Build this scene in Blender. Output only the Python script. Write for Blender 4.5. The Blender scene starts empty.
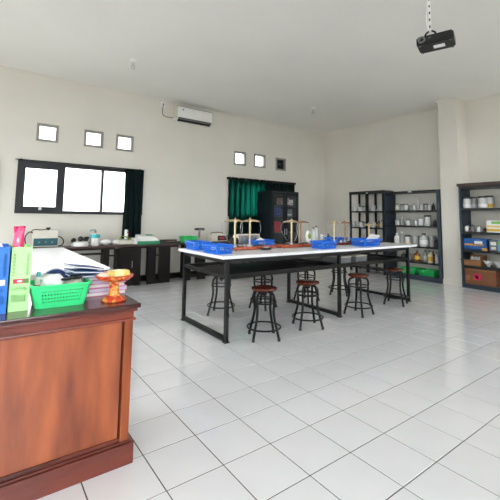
import bpy, bmesh, math, random
from mathutils import Vector, Matrix
random.seed(7)
C = bpy.context.scene.collection
SC = bpy.context.scene
PI = math.pi

# ------------------------------------------------------------------ camera
YAW, PITCH, ROLL = 0.6292, 0.0958, 0.0139
FPX = 362.59
CAM = Vector((-1.044, -1.625, 1.225))
fw = Vector((math.sin(YAW)*math.cos(PITCH), math.cos(YAW)*math.cos(PITCH), math.sin(PITCH)))
rt0 = Vector((math.cos(YAW), -math.sin(YAW), 0))
up0 = rt0.cross(fw)
rt = rt0*math.cos(ROLL) + up0*math.sin(ROLL)
up = -rt0*math.sin(ROLL) + up0*math.cos(ROLL)
cd = bpy.data.cameras.new('camera')
cam = bpy.data.objects.new('camera', cd); C.objects.link(cam)
M = Matrix((( rt.x, up.x, -fw.x, CAM.x), (rt.y, up.y, -fw.y, CAM.y), (rt.z, up.z, -fw.z, CAM.z), (0, 0, 0, 1)))
cam.matrix_world = M
cd.sensor_width = 36; cd.lens = FPX/500*36
cd.shift_y = -(250-182.57)/500
cd.clip_start = 0.05; cd.clip_end = 200
SC.camera = cam

# ------------------------------------------------------------------ room dimensions
XL, XR, YF, YB, H = -3.9, 6.6, -3.3, 5.32, 3.61
TH = 0.15
FRONT_FILL_WINDOWS = [(-3.3, -0.2, 0.6, 3.1), (2.6, 3.6, 0.9, 3.2), (4.2, 6.2, 0.9, 3.2)]     # unseen openings behind the camera, placed and sized to light the room
LEFT_FILL_WINDOWS = [(-2.9, -1.4, 0.9, 2.75), (-0.2, 2.1, 0.5, 2.45), (2.5, 4.9, 0.1, 2.45)]  # unseen side openings, added and resized to balance wall, ceiling and floor brightness

# ------------------------------------------------------------------ world, daylight, exposure
W = bpy.data.worlds.new('overcast_sky'); SC.world = W; W.use_nodes = True
bgn = W.node_tree.nodes['Background']
bgn.inputs[0].default_value = (0.97, 0.985, 1.0, 1); bgn.inputs[1].default_value = 1.0
def portal(loc, rot, sx, sy):
    l = bpy.data.lights.new('window_daylight', 'AREA'); l.shape = 'RECTANGLE'; l.size = sx; l.size_y = sy  # sky portal for the added, unseen windows
    l.cycles.is_portal = True
    o = bpy.data.objects.new('window_daylight', l); C.objects.link(o); o.location = loc; o.rotation_euler = rot
for x0, x1, z0, z1 in FRONT_FILL_WINDOWS:
    portal(((x0+x1)/2, YF-TH, (z0+z1)/2), (PI/2, 0, PI), x1-x0, z1-z0)
for y0, y1, z0, z1 in LEFT_FILL_WINDOWS:
    portal((XL-TH, (y0+y1)/2, (z0+z1)/2), (PI/2, 0, -PI/2), y1-y0, z1-z0)
SC.view_settings.view_transform = 'Standard'; SC.view_settings.look = 'None'
SC.view_settings.exposure = 3.22; SC.view_settings.gamma = 1.0; SC.view_settings.use_curve_mapping = False
SC.cycles.diffuse_bounces = 8; SC.cycles.max_bounces = 14; SC.cycles.transparent_max_bounces = 16
SC.cycles.sample_clamp_indirect = 6

# ------------------------------------------------------------------ materials
def lin(c):
    return tuple(((v/255)/12.92 if v/255 <= 0.04045 else ((v/255+0.055)/1.055)**2.4) for v in c)
MATS = {}
def pm(name, col, rough=0.5, metal=0.0, var=0.08, scale=12, bump=0.0, bscale=60, spec=0.5, sub=None, stretch=None, col2=None, coat=0.0):
    """principled material with procedural colour variation and optional fine relief"""
    m = bpy.data.materials.new(name); m.use_nodes = True; MATS[name] = m
    nt = m.node_tree; b = nt.nodes['Principled BSDF']
    tc = nt.nodes.new('ShaderNodeTexCoord'); mp = nt.nodes.new('ShaderNodeMapping')
    nt.links.new(tc.outputs['Object'], mp.inputs[0])
    if stretch: mp.inputs['Scale'].default_value = stretch
    n = nt.nodes.new('ShaderNodeTexNoise'); n.inputs['Scale'].default_value = scale; n.inputs['Detail'].default_value = 5
    nt.links.new(mp.outputs[0], n.inputs['Vector'])
    cr = nt.nodes.new('ShaderNodeValToRGB')
    c = lin(col); c2 = lin(col2) if col2 else None
    cr.color_ramp.elements[0].position = 0.3; cr.color_ramp.elements[1].position = 0.7
    lo = tuple(v*(1-var) for v in c); hi = c2 if c2 else tuple(min(1, v*(1+var)) for v in c)
    cr.color_ramp.elements[0].color = (*lo, 1); cr.color_ramp.elements[1].color = (*hi, 1)
    nt.links.new(n.outputs[0], cr.inputs[0]); nt.links.new(cr.outputs[0], b.inputs['Base Color'])
    b.inputs['Roughness'].default_value = rough; b.inputs['Metallic'].default_value = metal
    b.inputs['Specular IOR Level'].default_value = spec; b.inputs['Coat Weight'].default_value = coat
    if bump:
        n2 = nt.nodes.new('ShaderNodeTexNoise'); n2.inputs['Scale'].default_value = bscale; n2.inputs['Detail'].default_value = 3
        nt.links.new(mp.outputs[0], n2.inputs['Vector'])
        bp = nt.nodes.new('ShaderNodeBump'); bp.inputs['Strength'].default_value = bump; bp.inputs['Distance'].default_value = 0.01
        nt.links.new(n2.outputs[0], bp.inputs['Height']); nt.links.new(bp.outputs[0], b.inputs['Normal'])
    return m
def glassy(name, tint, clear=0.75, rough=0.05, body=(235, 240, 240), fres=0.35):
    """clear vessel glass: mostly see-through, a little milky body, fresnel gloss"""
    m = bpy.data.materials.new(name); m.use_nodes = True; MATS[name] = m
    nt = m.node_tree; nt.nodes.clear()
    out = nt.nodes.new('ShaderNodeOutputMaterial')
    tr = nt.nodes.new('ShaderNodeBsdfTransparent'); tr.inputs[0].default_value = (*lin(tint), 1)
    df = nt.nodes.new('ShaderNodeBsdfDiffuse'); df.inputs[0].default_value = (*lin(body), 1)
    gl = nt.nodes.new('ShaderNodeBsdfGlossy'); gl.inputs['Roughness'].default_value = rough
    lw = nt.nodes.new('ShaderNodeLayerWeight'); lw.inputs[0].default_value = fres
    m1 = nt.nodes.new('ShaderNodeMixShader'); m1.inputs[0].default_value = clear
    m2 = nt.nodes.new('ShaderNodeMixShader')
    nt.links.new(df.outputs[0], m1.inputs[1]); nt.links.new(tr.outputs[0], m1.inputs[2])
    nt.links.new(lw.outputs['Fresnel'], m2.inputs[0]); nt.links.new(m1.outputs[0], m2.inputs[1]); nt.links.new(gl.outputs[0], m2.inputs[2])
    nt.links.new(m2.outputs[0], out.inputs[0])
    return m
def cloth(name, col, transl=0.0, var=0.2, tcol=None):
    m = pm(name, col, 0.9, var=var, scale=8, bump=0.15, bscale=200, spec=0.2)
    if transl:
        nt = m.node_tree; b = nt.nodes['Principled BSDF']; out = nt.nodes['Material Output']
        t = nt.nodes.new('ShaderNodeBsdfTranslucent'); t.inputs[0].default_value = (*lin(tcol or col), 1)
        mx = nt.nodes.new('ShaderNodeMixShader'); mx.inputs[0].default_value = transl
        nt.links.new(b.outputs[0], mx.inputs[1]); nt.links.new(t.outputs[0], mx.inputs[2]); nt.links.new(mx.outputs[0], out.inputs[0])
    return m

wall_m = pm('painted_wall', (220, 216, 207), 0.75, var=0.03, scale=1.5, bump=0.05, bscale=30)
ceil_m = pm('painted_ceiling', (234, 232, 227), 0.85, var=0.02, scale=1.2)
tile_m = pm('glazed_tile', (230, 230, 234), 0.10, var=0.03, scale=3, bump=0.012, bscale=7, spec=0.8, coat=0.5)
grout_m = pm('dark_grout', (72, 69, 66), 0.9, var=0.25, scale=30)
white_m = pm('white_laminate', (232, 232, 236), 0.3, var=0.02)
blackmetal = pm('black_metal', (7, 7, 8), 0.4, 0.0, var=0.2, scale=30, spec=0.3)
shelfblue = pm('slate_blue_metal', (40, 54, 68), 0.4, 0.1, var=0.12, scale=6)
shelfblack = pm('dark_rack_metal', (13, 15, 18), 0.4, 0.1, var=0.15)
cabm = pm('cabinet_dark_metal', (14, 22, 28), 0.4, 0.1, var=0.15)
benchm = pm('bench_dark_wood', (20, 14, 13), 0.5, var=0.3, spec=0.25, scale=5, stretch=(1, 1, 6))
benchtop = pm('bench_top_wood', (62, 36, 34), 0.35, var=0.25, scale=5, stretch=(1, 8, 1))
framem = pm('window_frame_dark', (24, 25, 32), 0.5, var=0.2)
seatw = pm('seat_wood', (84, 32, 16), 0.2, var=0.35, scale=10, stretch=(1, 6, 1))
board_m = pm('apparatus_board', (176, 76, 38), 0.4, var=0.25, scale=10, stretch=(1, 6, 1))
board2_m = pm('apparatus_board_red', (118, 46, 36), 0.4, var=0.25, scale=10, stretch=(1, 6, 1))
brass = pm('aged_brass', (192, 174, 138), 0.35, 0.5, var=0.2, scale=30)
bronze = pm('brown_brass', (146, 112, 82), 0.4, 0.4, var=0.2, scale=30)
steel = pm('brushed_steel', (180, 180, 182), 0.3, 0.8, var=0.1, scale=40)
blueplas = pm('blue_plastic', (16, 106, 214), 0.4, var=0.08)
greenplas = pm('green_basket_plastic', (62, 222, 138), 0.35, var=0.05)
limeplas = pm('lime_plastic', (180, 238, 160), 0.4, var=0.04)
blueplas2 = pm('file_blue_plastic', (30, 114, 208), 0.4, var=0.08)
kgreen = pm('shelf_green_plastic', (30, 196, 100), 0.4, var=0.1)
paper = pm('paper_white', (236, 234, 236), 0.8, var=0.03)
pinkp = pm('paper_pink', (222, 128, 168), 0.7, var=0.08)
lilac = pm('paper_lilac', (206, 204, 226), 0.8, var=0.05)
navy = pm('navy_cover', (20, 56, 112), 0.65, var=0.15)
bluebook = pm('blue_book_cover', (50, 98, 152), 0.7, var=0.15)
magenta = pm('magenta_foil', (232, 40, 110), 0.3, var=0.15, scale=25, coat=0.3)
whiteplas = pm('white_plastic', (236, 236, 234), 0.4, var=0.03)
offwhite = pm('cream_plastic', (214, 208, 196), 0.45, var=0.05)
blackplas = pm('black_plastic', (18, 18, 20), 0.35, var=0.2)
greyplas = pm('grey_plastic', (120, 122, 124), 0.5, var=0.1)
tealpanel = pm('teal_panel', (18, 84, 92), 0.4, var=0.1)
greendev = pm('green_device', (26, 138, 96), 0.4, var=0.08)
cardboard = pm('cardboard', (160, 112, 74), 0.8, var=0.1, scale=8)
cardboard2 = pm('cardboard_dark', (134, 86, 58), 0.8, var=0.12, scale=8)
redm = pm('red_fabric', (176, 26, 42), 0.7, var=0.2)
bluem = pm('blue_item', (28, 60, 118), 0.7, var=0.2)
redprint = pm('red_print', (214, 40, 84), 0.6, var=0.1)
boxblue = pm('box_blue_print', (22, 92, 168), 0.4, var=0.3, scale=14)
orangeprint = pm('orange_print', (206, 150, 80), 0.5, var=0.2)
yellowm = pm('yellow_plastic', (226, 200, 104), 0.5, var=0.12)
amberm = pm('amber_glass', (142, 84, 34), 0.15, var=0.15)
darkfill = pm('dark_contents', (34, 32, 34), 0.4, var=0.2)
labelm = pm('label_paper', (222, 210, 178), 0.7, var=0.1)
yellowlab = pm('yellow_label', (222, 184, 70), 0.6, var=0.1)
pinkfill = pm('pale_pink_contents', (214, 176, 158), 0.6, var=0.1)
limem = pm('leaf_green', (120, 150, 30), 0.6, var=0.3)
glass_m = glassy('vessel_glass', (240, 244, 243), 0.42, body=(254, 254, 254))
pane_m = glassy('window_glass', (248, 250, 250), 0.97, fres=0.12)
curt_dark = cloth('dark_green_curtain', (8, 26, 26), 0.04)
curt_teal = cloth('teal_curtain', (8, 40, 36), 0.5, tcol=(70, 176, 160))
def spot_mat(name, base, a, b, scale):
    """painted pattern of two colours on a base colour"""
    m = pm(name, base, 0.35, var=0.1); nt = m.node_tree; bs = nt.nodes['Principled BSDF']
    tc = nt.nodes.new('ShaderNodeTexCoord'); v = nt.nodes.new('ShaderNodeTexVoronoi'); v.inputs['Scale'].default_value = scale
    nt.links.new(tc.outputs['Object'], v.inputs['Vector'])
    cr = nt.nodes.new('ShaderNodeValToRGB'); cr.color_ramp.interpolation = 'CONSTANT'
    els = cr.color_ramp.elements
    els[0].position = 0; els[0].color = (*lin(base), 1); els[1].position = 0.62; els[1].color = (*lin(a), 1)
    e = els.new(0.82); e.color = (*lin(b), 1)
    sp = nt.nodes.new('ShaderNodeSeparateColor'); nt.links.new(v.outputs['Color'], sp.inputs[0])
    nt.links.new(sp.outputs[0], cr.inputs[0]); nt.links.new(cr.outputs[0], bs.inputs['Base Color'])
    return m
dish_m = spot_mat('orange_painted_dish', (206, 78, 48), (222, 150, 70), (176, 40, 34), 90)
def wood_mat(name, dark, light, rough, stretch, coat):
    m = pm(name, dark, rough, var=0.25, scale=4.0, stretch=stretch, col2=light, bump=0.12, bscale=18, coat=coat)
    m.node_tree.nodes['Principled BSDF'].inputs['Coat Roughness'].default_value = rough*0.9
    return m
desk_panel = wood_mat('desk_panel_wood', (130, 54, 22), (176, 92, 48), 0.36, (2.6, 2.6, 0.45), 0.6)
desk_frame = wood_mat('desk_frame_wood', (84, 32, 24), (132, 60, 44), 0.3, (0.6, 3, 3), 0.3)
desk_pil = wood_mat('desk_pilaster_wood', (128, 56, 20), (154, 76, 32), 0.3, (5, 5, 0.6), 0.3)
desk_top_m = wood_mat('desk_top_wood', (58, 28, 30), (84, 44, 42), 0.2, (0.8, 5, 1), 0.3)

# ------------------------------------------------------------------ mesh helpers
def bx(bm, x0, x1, y0, y1, z0, z1):
    v = [bm.verts.new(p) for p in ((x0,y0,z0),(x1,y0,z0),(x1,y1,z0),(x0,y1,z0),(x0,y0,z1),(x1,y0,z1),(x1,y1,z1),(x0,y1,z1))]
    for f in ((0,3,2,1),(4,5,6,7),(0,1,5,4),(1,2,6,5),(2,3,7,6),(3,0,4,7)):
        bm.faces.new([v[i] for i in f])
    return bm
def box(x0, x1, y0, y1, z0, z1, bev=0.0):
    bm = bmesh.new(); bx(bm, min(x0,x1), max(x0,x1), min(y0,y1), max(y0,y1), min(z0,z1), max(z0,z1))
    if bev:
        bmesh.ops.bevel(bm, geom=bm.edges[:], offset=bev, segments=2, affect='EDGES', profile=0.6)
    return bm
def tube(bm, pts, r, n=8, closed=False):
    pts = [Vector(p) for p in pts]; N = len(pts); rings = []; nrm = None
    for i, p in enumerate(pts):
        if closed: t = pts[(i+1) % N] - pts[i-1]
        else: t = pts[min(i+1, N-1)] - pts[max(i-1, 0)]
        t.normalize()
        if nrm is None:
            a = Vector((0,0,1)) if abs(t.z) < 0.9 else Vector((1,0,0))
            nrm = t.cross(a).normalized()
        else:
            nrm = (nrm - t*nrm.dot(t)).normalized()
        b = t.cross(nrm); rr = r[i] if isinstance(r, (list, tuple)) else r
        rings.append([bm.verts.new(p + nrm*math.cos(2*PI*k/n)*rr + b*math.sin(2*PI*k/n)*rr) for k in range(n)])
    for i in range(N if closed else N-1):
        A, B = rings[i], rings[(i+1) % N]
        for k in range(n): bm.faces.new((A[k], A[(k+1)%n], B[(k+1)%n], B[k]))
    if not closed:
        bm.faces.new(rings[0][::-1]); bm.faces.new(rings[-1])
    return bm
def T(pts, r, n=8, closed=False): return tube(bmesh.new(), pts, r, n, closed)
def circ(r, z, n=24, cx=0, cy=0): return [(cx+r*math.cos(2*PI*k/n), cy+r*math.sin(2*PI*k/n), z) for k in range(n)]
def lathe(prof, n=16, cx=0, cy=0, cz=0, bm=None):
    bm = bm or bmesh.new(); rings = []
    for r, z in prof:
        if r < 1e-5: rings.append([bm.verts.new((cx, cy, cz+z))])
        else: rings.append([bm.verts.new((cx+r*math.cos(2*PI*k/n), cy+r*math.sin(2*PI*k/n), cz+z)) for k in range(n)])
    for A, B in zip(rings, rings[1:]):
        for k in range(n):
            a0, a1 = A[k % len(A)], A[(k+1) % len(A)]; b0, b1 = B[k % len(B)], B[(k+1) % len(B)]
            vs = []
            for v in (a0, a1, b1, b0):
                if v not in vs: vs.append(v)
            if len(vs) > 2: bm.faces.new(vs)
    return bm
def spline(pts, n=6):
    """Catmull-Rom through the points"""
    P = [Vector(p) for p in pts]; out = []
    for i in range(len(P)-1):
        p0, p1, p2, p3 = P[max(i-1,0)], P[i], P[i+1], P[min(i+2,len(P)-1)]
        for k in range(n):
            t = k/n
            out.append(0.5*((2*p1)+(p2-p0)*t+(2*p0-5*p1+4*p2-p3)*t*t+(3*p1-p0-3*p2+p3)*t**3))
    out.append(P[-1]); return out
def obj(name, bm, m, parent=None, loc=(0,0,0), rz=0.0, smooth=False):
    me = bpy.data.meshes.new(name); bmesh.ops.recalc_face_normals(bm, faces=bm.faces[:]); bm.to_mesh(me); bm.free()
    me.materials.append(m)
    if smooth:
        for p in me.polygons: p.use_smooth = True
        try: me.set_sharp_from_angle(angle=math.radians(40))
        except Exception: pass
    o = bpy.data.objects.new(name, me); C.objects.link(o); o.location = loc; o.rotation_euler = (0,0,rz)
    if parent: o.parent = parent
    return o
def tag(o, label, cat, group=None):
    o['label'] = label; o['category'] = cat
    if group: o['group'] = group
    return o
def thing(name, label, cat, loc=(0,0,0), rz=0.0, group=None):
    o = bpy.data.objects.new(name, None); C.objects.link(o); o.location = loc; o.rotation_euler = (0,0,rz)
    o.empty_display_size = 0.1
    return tag(o, label, cat, group)
def struct(name, bm, m, label=None):
    o = obj(name, bm, m); o['kind'] = 'structure'
    if label: o['label'] = label
    return o
def dup(o, parent=None, loc=None, rz=None, label=None, group=None):
    c = o.copy(); C.objects.link(c)
    if parent: c.parent = parent
    if loc is not None: c.location = loc
    if rz is not None: c.rotation_euler = (0,0,rz)
    if label: c['label'] = label
    if group: c['group'] = group
    for ch in o.children: dup(ch, c)
    return c
def solid(o, t, off=0):
    s = o.modifiers.new('thickness', 'SOLIDIFY'); s.thickness = t; s.offset = off
    return o
ORD = ['first', 'second', 'third', 'fourth', 'fifth', 'sixth', 'seventh', 'eighth', 'ninth', 'tenth', 'eleventh', 'twelfth']

# ------------------------------------------------------------------ the setting: floor of single tiles
floor = struct('floor', box(XL, XR, YF, YB, -0.12, -0.002), grout_m, 'white glazed tile floor with dark grout lines')
TS, G = 0.3, 0.0029
tb = box(-TS/2+G, TS/2-G, -TS/2+G, TS/2-G, -0.0055, 0.0)
bmesh.ops.bevel(tb, geom=[e for e in tb.edges if all(v.co.z > -0.001 for v in e.verts)], offset=0.0012, segments=1, affect='EDGES')
tile_me = bpy.data.meshes.new('tile'); tb.to_mesh(tile_me); tb.free(); tile_me.materials.append(tile_m)
def project(p):
    d = Vector(p) - CAM; w = d.dot(fw)
    if w < 0.2: return None
    return 250 + FPX*d.dot(rt)/w, 182.57 - FPX*d.dot(up)/w, w
tiles = []
for i in range(math.floor(XL/TS), math.ceil(XR/TS)):
    for j in range(math.floor(YF/TS), math.ceil(YB/TS)):
        cx, cy = (i+0.5)*TS, (j+0.5)*TS
        if cx < XL+0.0 or cx > XR or cy < YF or cy > YB: continue
        q = project((cx, cy, 0))
        vis = q is not None and -25 < q[0] < 525 and 0 < q[1] < 530
        tiles.append((0 if vis else 1, (Vector((cx, cy, 0))-CAM).length, cx, cy))
tiles.sort()
far = bmesh.new()
for k, (v, d, cx, cy) in enumerate(tiles):
    if k < 300 and v == 0:
        t = bpy.data.objects.new('tile', tile_me); C.objects.link(t); t.parent = floor; t.location = (cx, cy, 0)
    else:
        bx(far, cx-TS/2+G, min(cx+TS/2-G, XR), cy-TS/2+G, min(cy+TS/2-G, YB), -0.0055, 0.0)
fo = obj('distant_tiles', far, tile_m, floor); fo['kind'] = 'stuff'

struct('ground', box(-40, 40, -40, 40, -0.4, -0.2), pm('outdoor_concrete', (150, 148, 140), .9, var=.15, scale=.6), 'pale concrete yard outside the windows')  # unseen plane added outside to cut upward skylight on the ceiling
struct('ceiling', box(XL-TH, XR+TH, YF-TH, YB+TH, H, H+0.12), ceil_m, 'plain off-white flat ceiling')
def wall_x(name, y0, y1, x0, x1, holes, label):
    """wall running along x with rectangular openings (x0,x1,z0,z1)"""
    xs = sorted({x0, x1, *[h[0] for h in holes], *[h[1] for h in holes]}); zs = sorted({0, H, *[h[2] for h in holes], *[h[3] for h in holes]})
    bm = bmesh.new()
    for a, b in zip(xs, xs[1:]):
        run = None
        for c, d in zip(zs, zs[1:]):
            inside = any(h[0] <= (a+b)/2 <= h[1] and h[2] <= (c+d)/2 <= h[3] for h in holes)
            if not inside: bx(bm, a, b, y0, y1, c, d)
    bmesh.ops.remove_doubles(bm, verts=bm.verts[:], dist=1e-5)
    # drop the faces between neighbouring cells
    seen = {}
    for f in bm.faces: seen.setdefault(tuple(round(v, 4) for v in f.calc_center_median()), []).append(f)
    bmesh.ops.delete(bm, geom=[f for fs in seen.values() if len(fs) > 1 for f in fs], context='FACES')
    return struct(name, bm, wall_m, label)
def wall_y(name, x0, x1, y0, y1, holes, label):
    o = wall_x(name, x0, x1, y0, y1, holes, label)
    for v in o.data.vertices: v.co = (v.co.y, v.co.x, v.co.z)
    o.data.flip_normals(); return o

WIN1 = (-0.64, 1.40, 1.26, 2.08)
WIN2 = (3.42, 5.30, 1.26, 2.06)
VENTS = [(-0.41, -0.12, 2.475, 2.74), (0.33, 0.62, 2.475, 2.74), (0.89, 1.18, 2.47, 2.74), (3.56, 3.86, 2.455, 2.74), (4.14, 4.45, 2.455, 2.74), (4.82, 5.12, 2.44, 2.72)]
wall_x('wall_back', YB, YB+TH, XL, XR, [WIN1, WIN2] + VENTS, 'off-white painted wall with windows and square vents')
wall_x('wall_front', YF-TH, YF, XL, XR, FRONT_FILL_WINDOWS, 'off-white wall behind the viewer with wide windows')
wall_y('wall_right', XR, XR+TH, YF-TH, YB+TH, [], 'plain off-white wall behind the storage shelves')
wall_y('wall_left', XL-TH, XL, YF-TH, YB+TH, LEFT_FILL_WINDOWS, 'off-white side wall with wide windows')
col = struct('trim_1', box(6.2, XR, 1.58, 1.93, 0, H), wall_m, 'square off-white column standing out from the right wall')
obj('base_block', box(6.19, XR, 1.57, 1.94, 0, 0.1), wall_m, col)
cm = struct('trim_2', bmesh.new(), wall_m, 'thin cornice along the ceiling edge')
cm_bm = bmesh.new(); bx(cm_bm, XL, XR, YB-0.02, YB, H-0.03, H); bx(cm_bm, XR-0.02, XR, YF, 1.58, H-0.03, H); bx(cm_bm, XR-0.02, XR, 1.93, YB, H-0.03, H)
bx(cm_bm, 6.18, XR, 1.56, 1.95, H-0.035, H); cm_bm.to_mesh(cm.data); cm_bm.free()

# added windows of the unseen walls, shaped for room light: plain frames with panes
wn = 0
def fill_window(axis, h, fix):
    global wn; wn += 1
    a0, a1, z0, z1 = h; fr = bmesh.new(); p = fix
    def B(u0, u1, w0, w1, t0, t1):
        if axis == 'x': bx(fr, u0, u1, p+t0, p+t1, w0, w1)
        else: bx(fr, p+t0, p+t1, u0, u1, w0, w1)
    for u0, u1, w0, w1 in ((a0, a1, z0, z0+.05), (a0, a1, z1-.05, z1), (a0, a0+.05, z0+.05, z1-.05), (a1-.05, a1, z0+.05, z1-.05), ((a0+a1)/2-.03, (a0+a1)/2+.03, z0+.05, z1-.05)):
        B(u0, u1, w0, w1, -0.03, 0.03)
    o = struct('window_%d' % (wn+2), fr, framem, 'wide dark framed window in the wall behind the viewer')
    for u0, u1 in ((a0+.05, (a0+a1)/2-.03), ((a0+a1)/2+.03, a1-.05)):
        pb = box(u0, u1, p-.003, p+.003, z0+.05, z1-.05) if axis == 'x' else box(p-.003, p+.003, u0, u1, z0+.05, z1-.05)
        obj('pane', pb, pane_m, o)
for h in FRONT_FILL_WINDOWS: fill_window('x', h, YF-TH/2)
for h in LEFT_FILL_WINDOWS: fill_window('y', h, XL-TH/2)

# window_1: dark frame, a casement on the left, two fixed panes
def frame_bm(x0, x1, z0, z1, w, y0, y1):
    bm = bmesh.new()
    bx(bm, x0, x1, y0, y1, z0, z0+w); bx(bm, x0, x1, y0, y1, z1-w, z1); bx(bm, x0, x0+w, y0, y1, z0+w, z1-w); bx(bm, x1-w, x1, y0, y1, z0+w, z1-w)
    return bm
w1 = struct('window_1', frame_bm(-0.66, 1.42, 1.24, 2.10, 0.055, YB-0.03, YB+0.08), framem, 'dark framed window with three bright panes, left of the room')
obj('mullion', box(-0.02, 0.04, YB-0.025, YB+0.08, 1.295, 2.045), framem, w1)
obj('mullion', box(0.645, 0.685, YB-0.02, YB+0.08, 1.295, 2.045), framem, w1)
sash = obj('sash', frame_bm(-0.605, -0.02, 1.295, 2.045, 0.06, YB-0.04, YB+0.03), framem, w1)
obj('latch', box(-0.33, -0.29, YB-0.06, YB-0.04, 1.30, 1.345), steel, sash)
obj('pane', box(-0.545, -0.08, YB-0.004, YB+0.002, 1.355, 1.985), pane_m, w1)
obj('pane', box(0.04, 0.645, YB+0.03, YB+0.036, 1.295, 2.045), pane_m, w1)
obj('pane', box(0.685, 1.365, YB+0.03, YB+0.036, 1.295, 2.045), pane_m, w1)
r = thing('curtain_rod', 'thin dark curtain rod above the bright left window', 'curtain rod', (0.36, YB-0.06, 2.108))
obj('rod', T([(-1.04, 0, 0), (1.04, 0, 0)], 0.010), blackmetal, r)
for sx in (-1.05, 1.05): obj('finial', lathe([(0, -.02), (.018, -.012), (.02, 0), (.018, .012), (0, .02)], 10, sx), steel, r)
for sx in (-0.98, 0.98): obj('bracket', box(sx-.01, sx+.01, 0, 0.06, -0.02, 0.02), blackmetal, r)
def curtain_bm(x0, x1, z0, z1, y, folds, amp, nx=None, ov=0.0):
    bm = bmesh.new(); nx = nx or folds*8; nz = 8; g = []
    for i in range(nx+1):
        u = i/nx; rowv = []
        for k in range(nz+1):
            w = k/nz
            yy = y + amp*math.sin(u*folds*2*PI + 0.5*math.sin(3*w+u*5))*(0.75+0.25*w)
            rowv.append(bm.verts.new((x0+(x1-x0)*u + 0.01*math.sin(w*4+u*9) + ov*math.sin(2*(u*folds*2*PI)), yy, z1+(z0-z1)*w)))
        g.append(rowv)
    for i in range(nx):
        for k in range(nz): bm.faces.new((g[i][k], g[i+1][k], g[i+1][k+1], g[i][k+1]))
    return bm
c1 = obj('curtain', curtain_bm(1.045, 1.40, 0.74, 2.10, YB-0.07, 4, 0.022), curt_dark, smooth=True); solid(c1, 0.004)
tag(c1, 'dark green curtain gathered at the right end of the bright window', 'curtain')

# window_2: behind teal curtains
w2 = struct('window_2', frame_bm(3.40, 5.34, 1.24, 2.09, 0.06, YB-0.02, YB+0.09), framem, 'dark framed window behind teal curtains')
obj('mullion', box(4.33, 4.39, YB-0.01, YB+0.08, 1.3, 2.03), framem, w2)
obj('pane', box(3.46, 4.33, YB+.04, YB+.046, 1.30, 2.03), pane_m, w2); obj('pane', box(4.39, 5.28, YB+.04, YB+.046, 1.30, 2.03), pane_m, w2)
rr = thing('curtain_rod', 'dark curtain rail above the teal curtained window', 'curtain rod', (4.37, YB-0.05, 2.10))
obj('rail', box(-1.03, 1.03, -0.06, 0.03, -0.02, 0.03, 0.004), blackmetal, rr)
for k in range(6): obj('hook', lathe([(0, -.015), (.012, 0), (0, .015)], 8, -0.96+0.2*k, -0.065, 0.01), steel, rr)
c2 = obj('curtain', curtain_bm(3.385, 4.42, 0.72, 2.08, YB-0.09, 7, 0.05, 224, 0.035), curt_teal, smooth=True); solid(c2, 0.0015)
tag(c2, 'teal green pleated curtain glowing with daylight beside the dark cabinet', 'curtain')
c3 = obj('curtain', curtain_bm(4.40, 5.38, 0.72, 2.09, YB-0.07, 8, 0.022), curt_dark, smooth=True); solid(c3, 0.006)
tag(c3, 'dark curtain hanging behind the tall glass-door cabinet', 'curtain')

vent_m = pm('vent_frame_grey', (150, 148, 142), .8)
for k, (x0, x1, z0, z1) in enumerate(VENTS):
    side = 'above the left window' if k < 3 else 'above the teal curtains'
    o = struct('window_%d' % (wn+3+k), frame_bm(x0-.02, x1+.02, z0-.02, z1+.02, 0.042, YB-0.012, YB+0.05), vent_m, '%s small square vent window from the left, %s' % (ORD[k % 3], side))
    if k < 5: obj('pane', box(x0+.02, x1-.02, YB+.03, YB+.036, z0+.02, z1-.02), pane_m, o)
    else:
        obj('cover_plate', box(x0+.0, x1, YB+.06, YB+.07, z0, z1), blackplas, o)
        obj('fan_housing', lathe([(0.0, 0), (.03, 0), (.03, .02), (0, .02)], 10, 0, 0, 0), greyplas, o, ((x0+x1)/2, YB+.05, (z0+z1)/2))
        for b in range(4):
            bl = obj('fan_blade', box(0.03, 0.11, -0.004, 0.004, -0.03, 0.03), blackplas, o, ((x0+x1)/2, YB+.045, (z0+z1)/2)); bl.rotation_euler = (0, b*PI/2+.4, 0)

# white board edge at the far left of the back wall
wb = thing('whiteboard', 'white wall board at the far left edge beside the bright window', 'whiteboard', (-1.765, YB, 0))
obj('board', box(-.86, .86, -.02, 0, 1.08, 2.06), whiteplas, wb)
obj('board_frame', frame_bm(-.885, .885, 1.055, 2.085, .03, -.028, 0), offwhite, wb)

# ------------------------------------------------------------------ air conditioner, ceiling lamps, projector
ac = thing('air_conditioner', 'white split air conditioner high on the back wall', 'air conditioner', (2.42, YB, 3.20))
prof = [(0, 0), (-.12, 0), (-.19, .05), (-.205, .12), (-.2, .26), (-.17, .29), (0, .29)]
bm = bmesh.new(); L = [bm.verts.new((-.43, y_, z_)) for y_, z_ in prof]; R = [bm.verts.new((.43, y_, z_)) for y_, z_ in prof]
bm.faces.new(L); bm.faces.new(R[::-1])
for i in range(len(prof)): bm.faces.new((L[i], R[i], R[(i+1) % 7], L[(i+1) % 7]))
obj('body', bm, whiteplas, ac)
obj('top_grille', box(-.41, .41, -.165, -.02, .291, .302), greyplas, ac)
o = obj('outlet_slot', box(-.38, .38, -.05, .05, -.006, .006), blackplas, ac, (0, -.165, .02)); o.rotation_euler = (-.62, 0, 0)
o = obj('louver', box(-.37, .37, -.035, .035, -.004, .004), greyplas, ac, (0, -.185, .025)); o.rotation_euler = (-.2, 0, 0)
obj('side_cap', box(-.434, -.405, -.207, -.01, .04, .285, .004), offwhite, ac); obj('side_cap', box(.405, .434, -.207, -.01, .04, .285, .004), offwhite, ac)
obj('badge', box(-.30, -.27, -.2085, -.2, .21, .24), greyplas, ac)
ol = thing('power_outlet', 'small white outlet box with cable beside the air conditioner', 'outlet', (1.76, YB, 3.50))
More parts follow.
